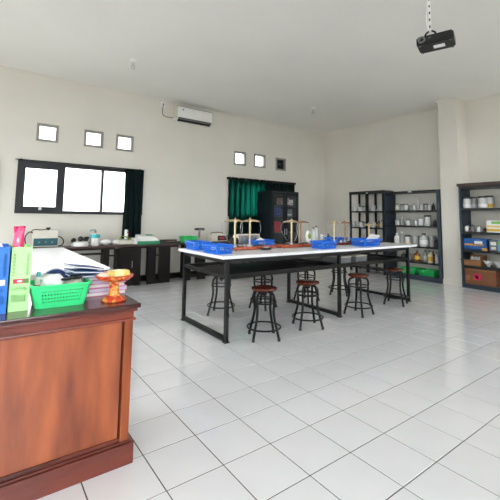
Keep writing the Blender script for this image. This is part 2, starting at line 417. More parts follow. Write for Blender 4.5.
obj('housing', box(-.045, .045, -.04, 0, -.06, .06, .006), whiteplas, ol)
obj('plug', lathe([(0, -.02), (.018, -.015), (.018, .015), (0, .02)], 8, 0, -.05), greyplas, ol)
obj('cable', T(spline([(0, -.05, -.01), (-.005, -.03, -.1), (.01, -.015, -.2), (.08, -.015, -.235), (.2, -.015, -.235), (.235, -.02, -.235)]), .009, 6), greyplas, ol)
for k, (x_, y_, lb) in enumerate(((0.65, 3.8, 'bare bulb lampholder on the ceiling near the left window'), (4.54, 3.77, 'bare bulb lampholder on the ceiling near the far corner'))):
    l = thing('ceiling_lamp', lb, 'lamp', (x_, y_, H), group='lampholders on the ceiling')
    obj('rose', lathe([(0, 0), (.06, 0), (.055, -.02), (.03, -.035), (0, -.035)], 16), whiteplas, l, smooth=True)
    obj('socket', lathe([(0, -.03), (.022, -.035), (.022, -.07), (0, -.07)], 12), offwhite, l, smooth=True)
    obj('bulb', lathe([(.012, -.07), (.02, -.08), (.032, -.105), (.03, -.125), (.015, -.14), (0, -.143)], 14), glass_m, l, smooth=True)

pj = thing('projector', 'black ceiling projector hanging from a perforated pole', 'projector', (1.875, -0.20, 2.65), math.radians(19)); pj.scale = (.93, .93, .9)
cb = box(-.10, .10, -.145, .145, 0, .085); bmesh.ops.bevel(cb, geom=cb.edges[:], offset=.012, segments=2, affect='EDGES')
obj('case', cb, blackplas, pj)
o = obj('lens_ring', lathe([(.018, 0), (.03, 0), (.03, .018), (.024, .02), (.018, .006)], 20), greyplas, pj, (-.101, .10, .045), smooth=True); o.rotation_euler = (0, -PI/2, 0)
o = obj('lens', lathe([(0, .008), (.012, .006), (.02, 0)], 16), blackplas, pj, (-.101, .10, .045), smooth=True); o.rotation_euler = (0, -PI/2, 0)
obj('logo', box(-.1012, -.1, .025, .05, .05, .056), greyplas, pj)
obj('label_sticker', box(-.035, .03, -.07, .02, -.0012, 0), paper, pj)
for dx in (-.08, .08):
    for dy in (-.12, .12): obj('foot', lathe([(0, -.006), (.008, -.006), (.009, 0), (0, 0)], 8, dx, dy), greyplas, pj)
pm_ = thing('projector_mount', 'white perforated ceiling pole with bracket above the projector', 'mount', (1.862, -0.162, 2.728), math.radians(19))
pole = obj('pole', box(-.012, .012, -.009, .009, .06, H-2.728), whiteplas, pm_)
for k in range(14): obj('hole', box(-.0125, -.0118, -.005, .005, .09+.06*k, .112+.06*k), blackplas, pole)
obj('bracket', T([(0, -.05, .005), (0, -.035, .05), (0, 0, .075), (0, .035, .05), (0, .05, .005)], .008), blackmetal, pm_)
obj('bracket_plate', box(-.04, .04, -.07, .07, 0, .008), blackmetal, pm_)
obj('cable', T(spline([(-.02, .01, .07), (-.05, .02, .15), (-.025, .01, .3), (-.04, .0, .45), (-.02, 0, .6), (-.02, 0, .87)]), .004, 6), whiteplas, pm_)
obj('ceiling_flange', lathe([(0, 0), (.06, 0), (.06, -.012), (0, -.012)], 16, 0, 0, H-2.73), whiteplas, pm_)

# ------------------------------------------------------------------ the lab table
ZT = 0.84
t = thing('lab_table', 'long white-topped lab table with black steel frame legs', 'table', (0, 0, 0))
obj('tabletop', box(0.88, 4.42, 1.45, 2.47, ZT-0.032, ZT, 0.003), white_m, t)
def leg_box(x, y, w=0.018): return box(x-w, x+w, y-w, y+w, 0.0, ZT-0.032)
for lx in (0.95, 2.63, 4.20):
    fr = obj('leg_frame', box(lx-.02, lx+.02, 1.50, 2.40, .012, .052), blackmetal, t)
    for ly in (1.48, 2.42): obj('leg', leg_box(lx, ly), blackmetal, t)
    obj('cross_rail', box(lx-.018, lx+.018, 1.502, 2.398, .62, .655), blackmetal, t)
    obj('cross_rail', box(lx-.018, lx+.018, 1.502, 2.398, ZT-.075, ZT-.034), blackmetal, t)
for ly in (1.48, 2.42):
    for a, b in ((.972, 2.608), (2.652, 4.178)):
        obj('apron_rail', box(a, b, ly-.018, ly+.018, ZT-.075, ZT-.034), blackmetal, t)
        obj('shelf_rail', box(a, b, ly-.018, ly+.018, .62, .655), blackmetal, t)
for a, b in ((.972, 2.608), (2.652, 4.178)):
    obj('under_shelf', box(a, b, 1.5, 2.4, .60, .618), blackmetal, t)
for lx in (0.95, 2.63, 4.20):
    for ly in (1.48, 2.42): obj('foot_cap', box(lx-.026, lx+.026, ly-.026, ly+.026, 0, .012), blackplas, t)

# ------------------------------------------------------------------ stools
def make_stool():
    s = thing('stool', 'x', 'stool')
    obj('seat', lathe([(0, .478), (.118, .478), (.13, .482), (.134, .492), (.13, .503), (.115, .508), (0, .505)], 24), seatw, s, smooth=True)
    obj('seat_plate', lathe([(0, .468), (.10, .468), (.10, .478), (0, .478)], 20), blackmetal, s)
    obj('screw', T([(0, 0, .41), (0, 0, .47)], .012), blackmetal, s)
    for k in range(4):
        a = PI/4 + k*PI/2; ca, sa = math.cos(a), math.sin(a)
        pts = spline([(r_*ca, r_*sa, z_) for r_, z_ in ((.06, .462), (.10, .452), (.122, .42), (.125, .36), (.118, .28), (.13, .2), (.16, .10), (.18, .03), (.184, .012))], 3)
        lg = obj('leg', T(pts, .0135, 8), blackmetal, s, smooth=True)
        obj('rubber_foot', lathe([(0, 0), (.016, 0), (.015, .03), (0, .032)], 10, .184*ca, .184*sa), blackplas, lg)
    obj('upper_ring', T(circ(.126, .36, 28), .008, 6, True), blackmetal, s, smooth=True)
    obj('foot_ring', T(circ(.172, .11, 28), .009, 6, True), blackmetal, s, smooth=True)
    obj('hub', lathe([(0, .425), (.03, .43), (.03, .45), (0, .455)], 10), blackmetal, s)
    return s
stool_spots = [
    (1.36, 1.40, -.48, 'nearest stool, red-brown round seat, in front of the table at left'),
    (2.01, 1.42, -.45, 'black stool in front of the table just left of its middle leg'),
    (2.96, 1.44, .10, 'black stool in front of the table just right of its middle leg'),
    (3.89, 1.50, .35, 'black stool at the front right end beside the table leg'),
    (1.47, 2.42, .75, 'black stool seen through the left end frame of the table'),
    (2.12, 2.38, .30, 'black stool on the far side behind the nearest stool'),
    (2.93, 2.36, .15, 'black stool on the far side seen past the middle table leg'),
    (3.72, 2.40, .60, 'black stool on the far side near the right end of the table')]
proto = make_stool()
for i, (x_, y_, a_, lb) in enumerate(stool_spots):
    s = proto if i == 0 else dup(proto)
    s.location = (x_, y_, 0); s.rotation_euler = (0, 0, a_); s['label'] = lb; s['group'] = 'stools around the lab table'

# ------------------------------------------------------------------ baskets (perforated walls, rolled rim)
def rrect(lx, ly, r, nc=3, nx=10, ny=7):
    pts = []; rrect.flags = fl_ = []
    hx, hy = lx/2-r, ly/2-r
    for cx, cy, a0, n in ((hx, hy, 0, ny), (-hx, hy, PI/2, nx), (-hx, -hy, PI, ny), (hx, -hy, 3*PI/2, nx)):
        for k in range(nc): a = a0 + PI/2*k/nc; pts.append((cx+r*math.cos(a), cy+r*math.sin(a))); fl_.append(False)
        # straight run to the next corner
        a = a0+PI/2; p = Vector((cx+r*math.cos(a), cy+r*math.sin(a)))
        nxt = {0: (-hx, hy), PI/2: (-hx, -hy), PI: (hx, -hy), 3*PI/2: (hx, hy)}[a0]
        q = Vector((nxt[0]+r*math.cos(a), nxt[1]+r*math.sin(a)))
        steps = nx if a0 in (0, PI) else ny
        for k in range(steps): pts.append(tuple(p.lerp(q, k/steps))); fl_.append(True)
    return pts
def basket_meshes(lx, ly, h, taper=.85, rows=4, nx=10, ny=7, r=.03, hole=.3, rimr=.006, z_lo=.16, z_hi=.84):
    out = rrect(lx, ly, r, 3, nx, ny); N = len(out); straight = list(rrect.flags)
    bm = bmesh.new()
    levels = [0, z_lo] + [z_lo+(z_hi-z_lo)*(k+1)/rows for k in range(rows)] + [1.0]
    def P(i, w):
        s = taper+(1-taper)*w; return Vector((out[i % N][0]*s, out[i % N][1]*s, h*w+.002))
    V = [[bm.verts.new(P(i, w)) for i in range(N)] for w in levels]
    for k in range(len(levels)-1):
        for i in range(N):
            a, b, c, d = V[k][i], V[k][(i+1) % N], V[k+1][(i+1) % N], V[k+1][i]
            long_ = straight[i]
            if 1 <= k <= rows and long_ and hole:
                ce = (a.co+b.co+c.co+d.co)/4
                q = [bm.verts.new(ce+(v.co-ce)*(1-hole)) for v in (a, b, c, d)]
                o4 = (a, b, c, d)
                for e in range(4): bm.faces.new((o4[e], o4[(e+1) % 4], q[(e+1) % 4], q[e]))
            else: bm.faces.new((a, b, c, d))
    bm.faces.new(V[0][::-1])
    rim = tube(bmesh.new(), [(*p, h) for p in out], rimr, 6, True)
    return bm, rim
def basket(name, label, cat, loc, rz, dims, m, group=None, **kw):
    b, rim = basket_meshes(*dims, **kw)
    o = obj(name, b, m, None, loc, rz); solid(o, .003)
    obj('rim', rim, m, o, smooth=True)
    return tag(o, label, cat, group)
def basket_dup(src, label, loc, rz):
    o = dup(src, None, loc, rz, label); return o
GB = 'blue baskets on the lab table'
bb = basket('basket', 'blue plastic basket at the near left corner of the white table', 'basket', (1.00, 1.76, ZT), PI/2+.05, (.33, .22, .09), blueplas, GB, nx=12, ny=8, rows=3)
b2 = basket_dup(bb, 'blue plastic basket on the far left corner of the white table', (1.03, 2.25, ZT), PI/2-.05)
b3 = basket_dup(bb, 'blue plastic basket behind the leftmost brass stand', (1.93, 2.20, ZT), .04)
b4 = basket_dup(bb, 'blue plastic basket on the table between second and third brass stands', (2.55, 1.66, ZT), .08)
b5 = basket('basket', 'blue plastic basket holding folded white paper, near the table right end', 'basket', (3.46, 1.68, ZT), .08, (.44, .27, .1), blueplas, GB, nx=14, ny=8, rows=3)
b6 = basket_dup(bb, 'blue plastic basket lying behind the third brass stand', (3.42, 2.20, ZT), -.02)
# bits inside the baskets
def crumple(bm, amt, seed=1):
    rnd = random.Random(seed)
    for v in bm.verts: v.co += Vector((rnd.uniform(-1, 1), rnd.uniform(-1, 1), rnd.uniform(-1, 1)))*amt
    return bm
def lump(rx, ry, rz_, seed, amt=.12, n=2):
    bm = bmesh.new(); bmesh.ops.create_icosphere(bm, subdivisions=n, radius=1)
    rnd = random.Random(seed)
    for v in bm.verts:
        k = 1+rnd.uniform(-amt, amt); v.co = Vector((v.co.x*rx*k, v.co.y*ry*k, (v.co.z*k+1)*rz_))
    return bm
def sheet(pts, th=.002):
    bm = bmesh.new(); v = [bm.verts.new(p) for p in pts]; bm.faces.new(v); return bm
def folded(L, Wd, rise):
    bm = bmesh.new(); g = []
    for i in range(7):
        u = i/6; zz = rise*u*u+.008*math.sin(u*7)
        g.append([bm.verts.new((L*(u-.5), Wd*(w-.5), zz+.004*math.sin(3*w+u*5))) for w in (0, .5, 1)])
    for i in range(6):
        for k in range(2): bm.faces.new((g[i][k], g[i+1][k], g[i+1][k+1], g[i][k+1]))
    return bm
o = obj('paper_sheet', folded(.34, .16, .09), paper, None, (3.56, 1.69, ZT+.055), .15); solid(o, .004); tag(o, 'curled white paper sticking out of the right-hand blue basket', 'paper')
for k, (x_, y_, lb) in enumerate(((.99, 1.69, 'white crumpled packet at the near end of the corner blue basket'), (1.01, 1.83, 'white crumpled packet at the far end of the corner blue basket'), (1.0, 2.25, 'white crumpled packet in the far left blue basket'))):
    o = obj('packet', lump(.035, .03, .028, 10+k), paper, None, (x_, y_, ZT+.004+.02)); tag(o, lb, 'packet', 'packets in the blue baskets')
for k, (x_, y_, lb) in enumerate(((1.83, 2.20, 'white bag filling the blue basket behind the leftmost stand'),)):
    o = obj('plastic_bag', lump(.06, .08, .055, 20+k), whiteplas, None, (x_+.1, y_, ZT+.006)); tag(o, lb, 'bag')

# ------------------------------------------------------------------ brass T stands on wooden boards
def stand(label, loc, rz, L, posts, m, pmts):
    s = thing('apparatus_stand', label, 'lab stand', loc, rz, 'brass stands on the lab table')
    obj('board', box(-L/2, L/2, -.09, .09, .008, .036, .003), m, s)
    for dx in (-L/2+.05, L/2-.05):
        for dy in (-.07, .07): obj('foot', lathe([(0, 0), (.012, 0), (.012, .009), (0, .009)], 8, dx, dy), blackplas, s)
    for (px_, hgt, a0, a1), mm_ in zip(posts, pmts):
        p = obj('post', T([(px_, 0, .034), (px_, 0, hgt)], .0125, 10), mm_, s, smooth=True)
        obj('collar', lathe([(0, 0), (.03, 0), (.03, .012), (.016, .03), (0, .03)], 14, px_, 0, .034), steel, p, smooth=True)
        obj('tip', lathe([(0, hgt), (.014, hgt), (.011, hgt+.014), (0, hgt+.026)], 10, px_), brass, p, smooth=True)
        arm = obj('arm', T([(px_+a0, 0, hgt-.026), (px_+a0*.5, 0, hgt-.016), (px_, 0, hgt-.012), (px_+a1*.5, 0, hgt-.016), (px_+a1, 0, hgt-.024)], [.008, .013, .016, .013, .008], 8), mm_, s, smooth=True)
        obj('clamp', lathe([(0, -.02), (.02, -.018), (.02, .006), (0, .008)], 10, px_, 0, hgt-.014), mm_, arm)
        for a_ in (a0, a1):
            obj('wire', T(spline([(px_+a_*.95, 0, hgt-.025), (px_+a_*1.12, .01, hgt-.06), (px_+a_*1.15, .012, hgt-.13), (px_+a_*.9, .0, hgt-.2), (px_+a_*.5, -.005, hgt-.27)], 4), .002, 5), steel, s)
    obj('dial', lathe([(0, .034), (.032, .034), (.03, .05), (0, .052)], 16, L*.1, -.03), blackplas, s)
    obj('cord_coil', T([(L*.22+.05*math.cos(a), -.02+.04*math.sin(a), .044+.004*a/6) for a in [k*.5 for k in range(26)]], .004, 5), blackplas, s)
    obj('weight', lathe([(0, .036), (.018, .036), (.018, .062), (.006, .07), (0, .07)], 12, -L*.18, -.04), steel, s)
    return s
Y0 = 1.98
stand('leftmost brass double stand on an orange wooden board', (1.60, Y0, ZT), .0, .62, ((-.23, .36, -.15, .10), (-.01, .36, -.115, .15)), board_m, (brass, brass))
stand('second brass double stand from the left on a reddish board', (2.36, Y0, ZT), .0, .66, ((-.085, .355, -.15, .11), (.08, .35, -.05, .15)), board_m, (brass, bronze))
stand('third double stand from the left on a dark red board', (3.35, Y0, ZT), .0, .70, ((-.235, .345, -.13, .12), (.01, .345, -.08, .12)), board2_m, (brass, bronze))
stand('single brass stand at the right end of the table', (4.05, 2.02, ZT), .0, .40, ((-.05, .31, -.13, .24),), board2_m, (brass,))

# ------------------------------------------------------------------ loose things on the table
def prof_bottle(r, h, n=12):
    return [(0, 0), (r*.92, 0), (r, .03*h), (r, .62*h), (r*.85, .72*h), (r*.38, .80*h), (r*.36, .9*h), (0, .9*h)]
def bottle(label, loc, r, h, m, capm, lab=None, group=None, name='bottle'):
    o = obj(name, lathe(prof_bottle(r, h), 14), m, None, loc, smooth=True)
    obj('cap', lathe([(0, .89*h), (r*.44, .89*h), (r*.44, h), (0, h)], 12), capm, o)
    if lab: obj('label_band', lathe([(r*1.01, .18*h), (r*1.02, .18*h), (r*1.02, .5*h), (r*1.01, .5*h)], 14), lab, o)
    return tag(o, label, 'bottle', group)
def beaker(label, loc, r, h, fill=None, level=.5, group=None, m=None):
    o = obj('beaker', lathe([(0, 0), (r*.9, 0), (r, .04*h), (r, .95*h), (r*1.1, h), (r*1.04, h), (r*.94, .94*h), (r*.94, .06*h), (0, .05*h)], 14), m or glass_m, None, loc, smooth=True)
    if fill: obj('contents', lathe([(0, .06*h), (r*.9, .06*h), (r*.9, level*h), (0, level*h)], 12), fill, o)
    return tag(o, label, 'beaker', group)
def flask(label, loc, r, h, fill=None, group=None):
    o = obj('flask', lathe([(0, 0), (r*.95, 0), (r, .05*h), (r*.9, .2*h), (r*.3, .68*h), (r*.28, .93*h), (r*.38, h), (r*.3, h), (r*.22, .9*h)], 14), glass_m, None, loc, smooth=True)
    if fill: obj('contents', lathe([(0, .02*h), (r*.9, .04*h), (r*.82, .2*h), (0, .2*h)], 12), fill, o)
    return tag(o, label, 'flask', group)
def jar(label, loc, r, h, lidm, fill=None, lab=None, group=None):
    o = obj('jar', lathe([(0, 0), (r*.94, 0), (r, .05*h), (r, .72*h), (r*.88, .82*h), (r*.88, .86*h), (0, .86*h)], 14), glass_m, None, loc, smooth=True)
    obj('lid', lathe([(0, .85*h), (r*.98, .85*h), (r*.98, .97*h), (r*.9, h), (0, h)], 14), lidm, o)
    if fill: obj('contents', lathe([(0, .04*h), (r*.9, .04*h), (r*.9, .55*h), (0, .6*h)], 12), fill, o)
    if lab: obj('label_band', lathe([(r*1.01, .08*h), (r*1.02, .08*h), (r*1.02, .36*h), (r*1.01, .36*h)], 14), lab, o)
    return tag(o, label, 'jar', group)

YR = 2.33
ps = thing('power_supply', 'white power supply box behind the leftmost brass stand', 'power supply', (1.86, 2.415, ZT), .03)
obj('case', box(-.19, .19, -.045, .045, .008, .16, .008), offwhite, ps); obj('front_panel', box(-.17, .17, -.05, -.045, .025, .145), greyplas, ps)
o = obj('knob', lathe([(0, 0), (.025, 0), (.022, .02), (0, .02)], 14), blackplas, ps, (.12, -.05, .085)); o.rotation_euler = (PI/2, 0, 0)
o = obj('knob', lathe([(0, 0), (.02, 0), (.018, .02), (0, .02)], 14), blackplas, ps, (.05, -.05, .07)); o.rotation_euler = (PI/2, 0, 0)
for dx in (-.16, .16): obj('foot', box(dx-.015, dx+.015, -.03, .03, 0, .008), blackplas, ps)
mt = thing('motor', 'small black motor behind the leftmost brass post', 'motor', (1.61, 2.36, ZT))
obj('base', box(-.05, .05, -.04, .04, 0, .02), blackplas, mt); o = obj('drum', lathe([(0, -.05), (.045, -.05), (.05, -.04), (.05, .04), (.045, .05), (0, .05)], 16), blackplas, mt, (0, 0, .07), smooth=True); o.rotation_euler = (0, PI/2, 0)
obj('terminal', lathe([(0, .11), (.012, .11), (.01, .15), (0, .15)], 8), steel, mt)
gp = thing('sample_pouch', 'white pouch with green print standing behind the second brass stand', 'pouch', (2.97, 2.36, ZT), .1)
obj('pouch', lump(.055, .028, .10, 41, .05), whiteplas, gp, smooth=True); obj('print', lump(.036, .012, .045, 42, .08), limem, gp, (0, -.024, .07), smooth=True)
bottle('small dark-capped clear bottle behind the pouch with green print', (3.10, 2.38, ZT), .032, .25, glass_m, blackplas, group='bottles on the lab table')
bottle('taller dark-capped clear bottle right of the printed pouch', (3.19, 2.40, ZT), .034, .27, glass_m, blackplas, group='bottles on the lab table')
beaker('glass beaker at the back of the table behind the middle blue basket', (3.30, 2.40, ZT), .045, .13, labelm, .4)
bottle('short dark bottle left of the third brass stand', (3.48, 2.415, ZT), .036, .14, darkfill, blackplas)
beaker('amber-filled beaker at the back of the table', (3.395, 2.41, ZT), .038, .11, yellowlab, .6)
for k, (x_, y_, lb) in enumerate(((1.72, 1.83, 'black meter lying beside the leftmost stand board'), (2.50, 2.30, 'black meter behind the second brass stand'), (1.42, 2.18, 'black meter between the leftmost brass stand and blue basket'), (3.05, 2.18, 'black meter behind the middle blue basket'), (2.20, 2.28, 'black meter behind the board of the second stand'))):
    m_ = thing('meter', lb, 'meter', (x_, y_, ZT), .3); obj('case', box(-.06, .06, -.04, .04, 0, .03, .005), blackplas, m_); obj('dial_face', box(-.04, .04, -.03, .01, .03, .032), paper, m_)
    obj('knob', lathe([(0, .03), (.01, .03), (.009, .04), (0, .04)], 10, 0, .022), greyplas, m_)
# things on the shelf under the table top
for k, (x_, lb) in enumerate(((2.9, 'grey box on the under-shelf right of the middle leg'), (3.25, 'second grey box on the under-shelf right of the middle leg'))):
    g_ = thing('storage_box', lb, 'box', (x_, 1.75, .618)); obj('tub', box(-.12, .12, -.15, .15, 0, .09, .01), greyplas, g_); obj('lid', box(-.125, .125, -.155, .155, .09, .105, .004), offwhite, g_)

# ------------------------------------------------------------------ benches along the back wall
ZB = 0.71
def bench(label, x0, x1, parts):
    b = thing('work_bench', label, 'bench', (0, 0, 0))
    obj('worktop', box(x0, x1, 4.80, 5.22, ZB-.03, ZB, .004), benchtop, b)
    obj('apron', box(x0+.03, x1-.03, 4.85, 4.87, ZB-.065, ZB-.03), benchm, b)
    for a in parts:
        k = a[0]
        if k == 'post':
            obj('post', box(a[1], a[2], 4.83, 4.87, 0, ZB-.03), benchm, b); obj('post', box(a[2]-.05, a[2], 5.15, 5.2, 0, ZB-.03), benchm, b)
        elif k == 'door':
            d = obj('door', box(a[1]+.02, a[2]-.10, 4.83, 4.85, .09, ZB-.07), benchm, b)
            obj('handle', T([(a[2]-.16, 4.83, .32), (a[2]-.16, 4.815, .33), (a[2]-.16, 4.815, .42), (a[2]-.16, 4.83, .43)], .006, 6), steel, d)
            obj('cabinet_body', box(a[1], a[2]-.06, 4.852, 5.1, .05, ZB-.07), benchm, b); obj('cabinet_plinth', box(a[1], a[2]-.06, 4.87, 5.1, 0, .05), benchm, b)
            obj('stile', box(a[2]-.098, a[2], 4.83, 4.85, 0, ZB-.03), benchm, b)
        elif k == 'rail': obj('rail', box(a[1], a[2], 4.84, 4.865, a[3], a[4]), benchm, b)
    return b
bench('dark wooden bench with open bays under the bright left window', -0.75, .85, [('post', -.74, -.66), ('post', -.05, .03), ('post', .62, .72), ('rail', .03, .62, .565, .60), ('rail', -.66, -.05, .565, .60), ('rail', .72, .85, .53, .555)])
bench('dark wooden bench with a cabinet door below the dark curtain', .855, 2.03, [('door', .87, 1.27), ('post', 1.40, 1.55), ('post', 1.61, 1.83), ('rail', 1.55, 1.61, .50, .52), ('rail', 1.40, 1.83, .0, .05)])
bench('dark wooden bench beneath the teal curtained window', 2.10, 3.80, [('post', 2.12, 2.26), ('post', 2.42, 2.58), ('post', 3.1, 3.2), ('post', 3.7, 3.79), ('rail', 2.26, 2.42, .05, .12), ('rail', 2.58, 3.7, .05, .12)])
fr_ = obj('floor_rail', box(1.10, 2.9, 5.23, 5.30, 0, .10), benchm); tag(fr_, 'low dark floor rail along the back wall under the benches', 'rail')

# things on the benches
d = thing('power_unit', 'grey and teal power unit with black cables on the bench left', 'power unit', (-.24, 5.0, ZB))
obj('case', box(-.17, .17, -.11, .11, .012, .27, .006), offwhite, d); obj('front_panel', box(-.165, .165, -.114, -.11, .03, .145), tealpanel, d)
for dx in (-.09, .0, .09): obj('switch', box(dx-.012, dx+.012, -.118, -.114, .07, .10), greyplas, d)
obj('knob', lathe([(0, .27), (.02, .27), (.02, .285), (.035, .295), (.03, .31), (0, .312)], 12, .04, 0), blackplas, d)
for dx in (-.14, .14): obj('foot', box(dx-.02, dx+.02, -.09, .09, 0, .012), blackplas, d)
obj('cable', T(spline([(-.16, .0, .22), (-.22, 0, .24), (-.27, 0, .17), (-.26, 0, .07), (-.22, 0, .012), (-.15, .0, .012)]), .009, 6), blackplas, d, smooth=True)
obj('cable', T(spline([(.17, .0, .17), (.23, 0, .15), (.27, 0, .09), (.25, 0, .03), (.19, 0, .012)]), .009, 6), blackplas, d, smooth=True)
obj('cable', T(spline([(.04, .0, .29), (-.05, 0, .275), (-.16, 0, .276), (-.2, 0, .23)]), .007, 6), blackplas, d, smooth=True)
mb = thing('spring_balance', 'steel apparatus with black clamps and cable on the bench', 'apparatus', (.28, 5.0, ZB))
o = obj('base', lathe([(0, 0), (.13, 0), (.135, .03), (.12, .065), (.06, .08), (0, .082)], 18), whiteplas, mb, smooth=True)
obj('clamp', lump(.05, .04, .045, 61), blackplas, mb, (.0, -.02, .075)); obj('clamp', lump(.035, .035, .04, 62), blackplas, mb, (-.10, 0, .06)); obj('clamp', lump(.045, .035, .04, 63), blackplas, mb, (.095, 0, .075))
obj('cable', T([( .10+.055*math.cos(a), -.03, .095+.055*math.sin(a)) for a in [k*PI/8 for k in range(17)]], .006, 6), blackplas, mb); obj('cable', T([( -.11+.035*math.cos(a), -.03, .09+.03*math.sin(a)) for a in [k*PI/8 for k in range(17)]], .006, 6), blackplas, mb)
sp = thing('spray_bottle', 'white dispenser bottle with turquoise label on the bench', 'bottle', (.52, 5.02, ZB))
obj('body', lathe([(0, 0), (.075, 0), (.08, .01), (.08, .16), (.06, .2), (.03, .21), (0, .21)], 16), whiteplas, sp, smooth=True)
obj('label_band', lathe([(.081, .13), (.0822, .13), (.0822, .185), (.07, .19)], 16), pm('turquoise_label', (60, 186, 190), .5), sp)
obj('pump', lathe([(0, .21), (.02, .21), (.018, .25), (0, .25)], 10), greyplas, sp); obj('nozzle', T([(0, 0, .25), (0, 0, .265), (-.07, 0, .262), (-.085, 0, .24)], .008, 6), pm('nozzle_teal', (40, 120, 140), .5), sp)
for k, (x_, s_, lb) in enumerate(((.70, (.10, .07, .055), 'white crumpled plastic bag on the bench beside the dispenser bottle'), (.87, (.075, .06, .045), 'smaller white plastic bag on the bench near its right end'))):
    o = obj('plastic_bag', lump(*s_, 70+k, .1), whiteplas, None, (x_, 5.0, ZB-.002), smooth=True); tag(o, lb, 'bag')
dv = thing('balance', 'cream laboratory balance beneath the dark curtain edge', 'balance', (1.05, 4.99, ZB))
obj('case', box(-.16, .10, -.10, .10, .01, .085, .012), offwhite, dv); obj('pan', lathe([(0, .085), (.07, .085), (.075, .1), (0, .1)], 16, -.05), steel, dv)
for dx in (-.13, .07): obj('foot', box(dx-.02, dx+.02, -.08, .08, 0, .01), blackplas, dv)
obj('arm', T(spline([(-.13, 0, .08), (-.09, 0, .15), (.0, 0, .13), (.08, 0, .1)]), .01, 6), limem, dv); 
o = obj('pillar_column', lathe([(0, .085), (.03, .085), (.035, .2), (.03, .26), (0, .27)], 12, .0, .04), whiteplas, dv, smooth=True); obj('pillar_cap', lathe([(0, .2), (.015, .2), (.015, .22), (0, .22)], 8, .02, .005), redm, dv)
gd = thing('colorimeter', 'white bench instrument with green base below the dark curtain', 'instrument', (1.42, 4.99, ZB))
obj('base', box(-.20, .21, -.13, .13, 0, .06, .01), greendev, gd)
bm = bmesh.new(); A = [bm.verts.new(p) for p in ((-.19, -.12, .06), (.2, -.12, .06), (.2, .12, .06), (-.19, .12, .06), (-.18, -.05, .14), (.13, -.05, .14), (.13, .11, .17), (-.18, .11, .17))]
for f in ((0,3,2,1),(4,5,6,7),(0,1,5,4),(1,2,6,5),(2,3,7,6),(3,0,4,7)): bm.faces.new([A[i] for i in f])
obj('housing', bm, whiteplas, gd); obj('display', box(.0, .10, -.03, .08, .158, .172), greendev, gd); obj('side_flap', crumple(box(-.26, -.2, -.09, .09, .008, .12), .006), whiteplas, gd)
tr = thing('tool_tray', 'low dark tray with black instruments at the bench right end', 'tray', (1.85, 4.99, ZB))
obj('tray', box(-.2, .2, -.12, .12, 0, .018, .004), blackplas, tr); obj('rim', frame_bm(-.2, .2, .018, .04, .012, -.12, -.105), blackplas, tr)
obj('instrument', box(-.16, .16, -.04, .06, .018, .07, .008), blackplas, tr); obj('strip', box(-.05, .15, -.05, -.04, .03, .045), bronze, tr)
basket('crate', 'green plastic crate on the bench left of the pedestal scale', 'crate', (2.28, 5.0, ZB), 0, (.30, .26, .12), kgreen, nx=9, ny=7, rows=3)
sc = thing('pedestal_scale', 'small pedestal scale with dark head between crate and meter box', 'scale', (2.52, 5.0, ZB))
obj('base', box(-.07, .07, -.07, .07, 0, .03, .005), offwhite, sc); obj('pole', box(-.018, .018, -.015, .015, .03, .24), steel, sc); obj('pole_strip', box(-.008, .008, -.017, -.015, .10, .22), redm, sc)
obj('head', box(-.085, .085, -.06, .05, .24, .285, .006), blackplas, sc); obj('display', box(-.05, .05, -.064, -.06, .25, .272), greyplas, sc)
mx = thing('meter_box', 'cream meter box with dark display on the bench beside the teal curtain', 'meter', (2.94, 5.0, ZB))
obj('case', box(-.19, .19, -.11, .11, .01, .16, .01), offwhite, mx); obj('front_panel', box(-.05, .17, -.115, -.11, .03, .13), darkfill, mx); obj('display', box(0, .10, -.118, -.115, .06, .1), redm, mx)
obj('handle', T(spline([(-.15, 0, .16), (-.1, 0, .19), (.1, 0, .19), (.15, 0, .16)]), .008, 6), blackplas, mx)
for dx in (-.15, .15): obj('foot', box(dx-.02, dx+.02, -.09, .09, 0, .01), blackplas, mx)
fl = thing('dark_motor', 'black cylindrical motor right of the cream meter box', 'motor', (3.22, 5.0, ZB))
o = obj('drum', lathe([(0, -.07), (.05, -.07), (.06, -.05), (.06, .05), (.05, .07), (0, .07)], 16), blackplas, fl, (0, 0, .08), smooth=True); o.rotation_euler = (PI/2, 0, 0)
obj('base', box(-.06, .06, -.05, .05, 0, .03), blackplas, fl)

# ------------------------------------------------------------------ dark glass-door cabinet
cb_ = thing('glass_cabinet', 'tall dark metal cabinet with two glass doors before the window', 'cabinet', (0, 0, 0))
X0, X1, Yf, Yb, ZC = 4.05, 4.88, 4.57, 5.08, 1.83
obj('side_panel', box(X0, X0+.02, Yf, Yb, .0, ZC), cabm, cb_); obj('side_panel', box(X1-.02, X1, Yf, Yb, 0, ZC), cabm, cb_)
obj('back_panel', box(X0+.02, X1-.02, Yb-.02, Yb, 0, ZC), cabm, cb_); obj('top_panel', box(X0+.02, X1-.02, Yf, Yb-.02, ZC-.03, ZC), cabm, cb_)
obj('plinth', box(X0+.02, X1-.02, Yf, Yb-.02, 0, .08), cabm, cb_)
CL = [.08, .55, .90, 1.25, 1.52]
for z_ in CL[1:]: obj('shelf', box(X0+.02, X1-.02, Yf+.03, Yb-.02, z_-.02, z_), cabm, cb_)
xm = (X0+X1)/2
for a, b in ((X0+.02, xm-.003), (xm+.003, X1-.02)):
    dr = obj('door', frame_bm(a, b, .085, ZC-.035, .055, Yf-.012, Yf+.01), cabm, cb_)
    obj('pane', box(a+.055, b-.055, Yf-.003, Yf+.001, .14, ZC-.09), pane_m, dr)
    obj('handle', box((b-.035) if a < xm-.1 else (a+.02), (b-.02) if a < xm-.1 else (a+.035), Yf-.03, Yf-.012, .85, .98), steel, dr)
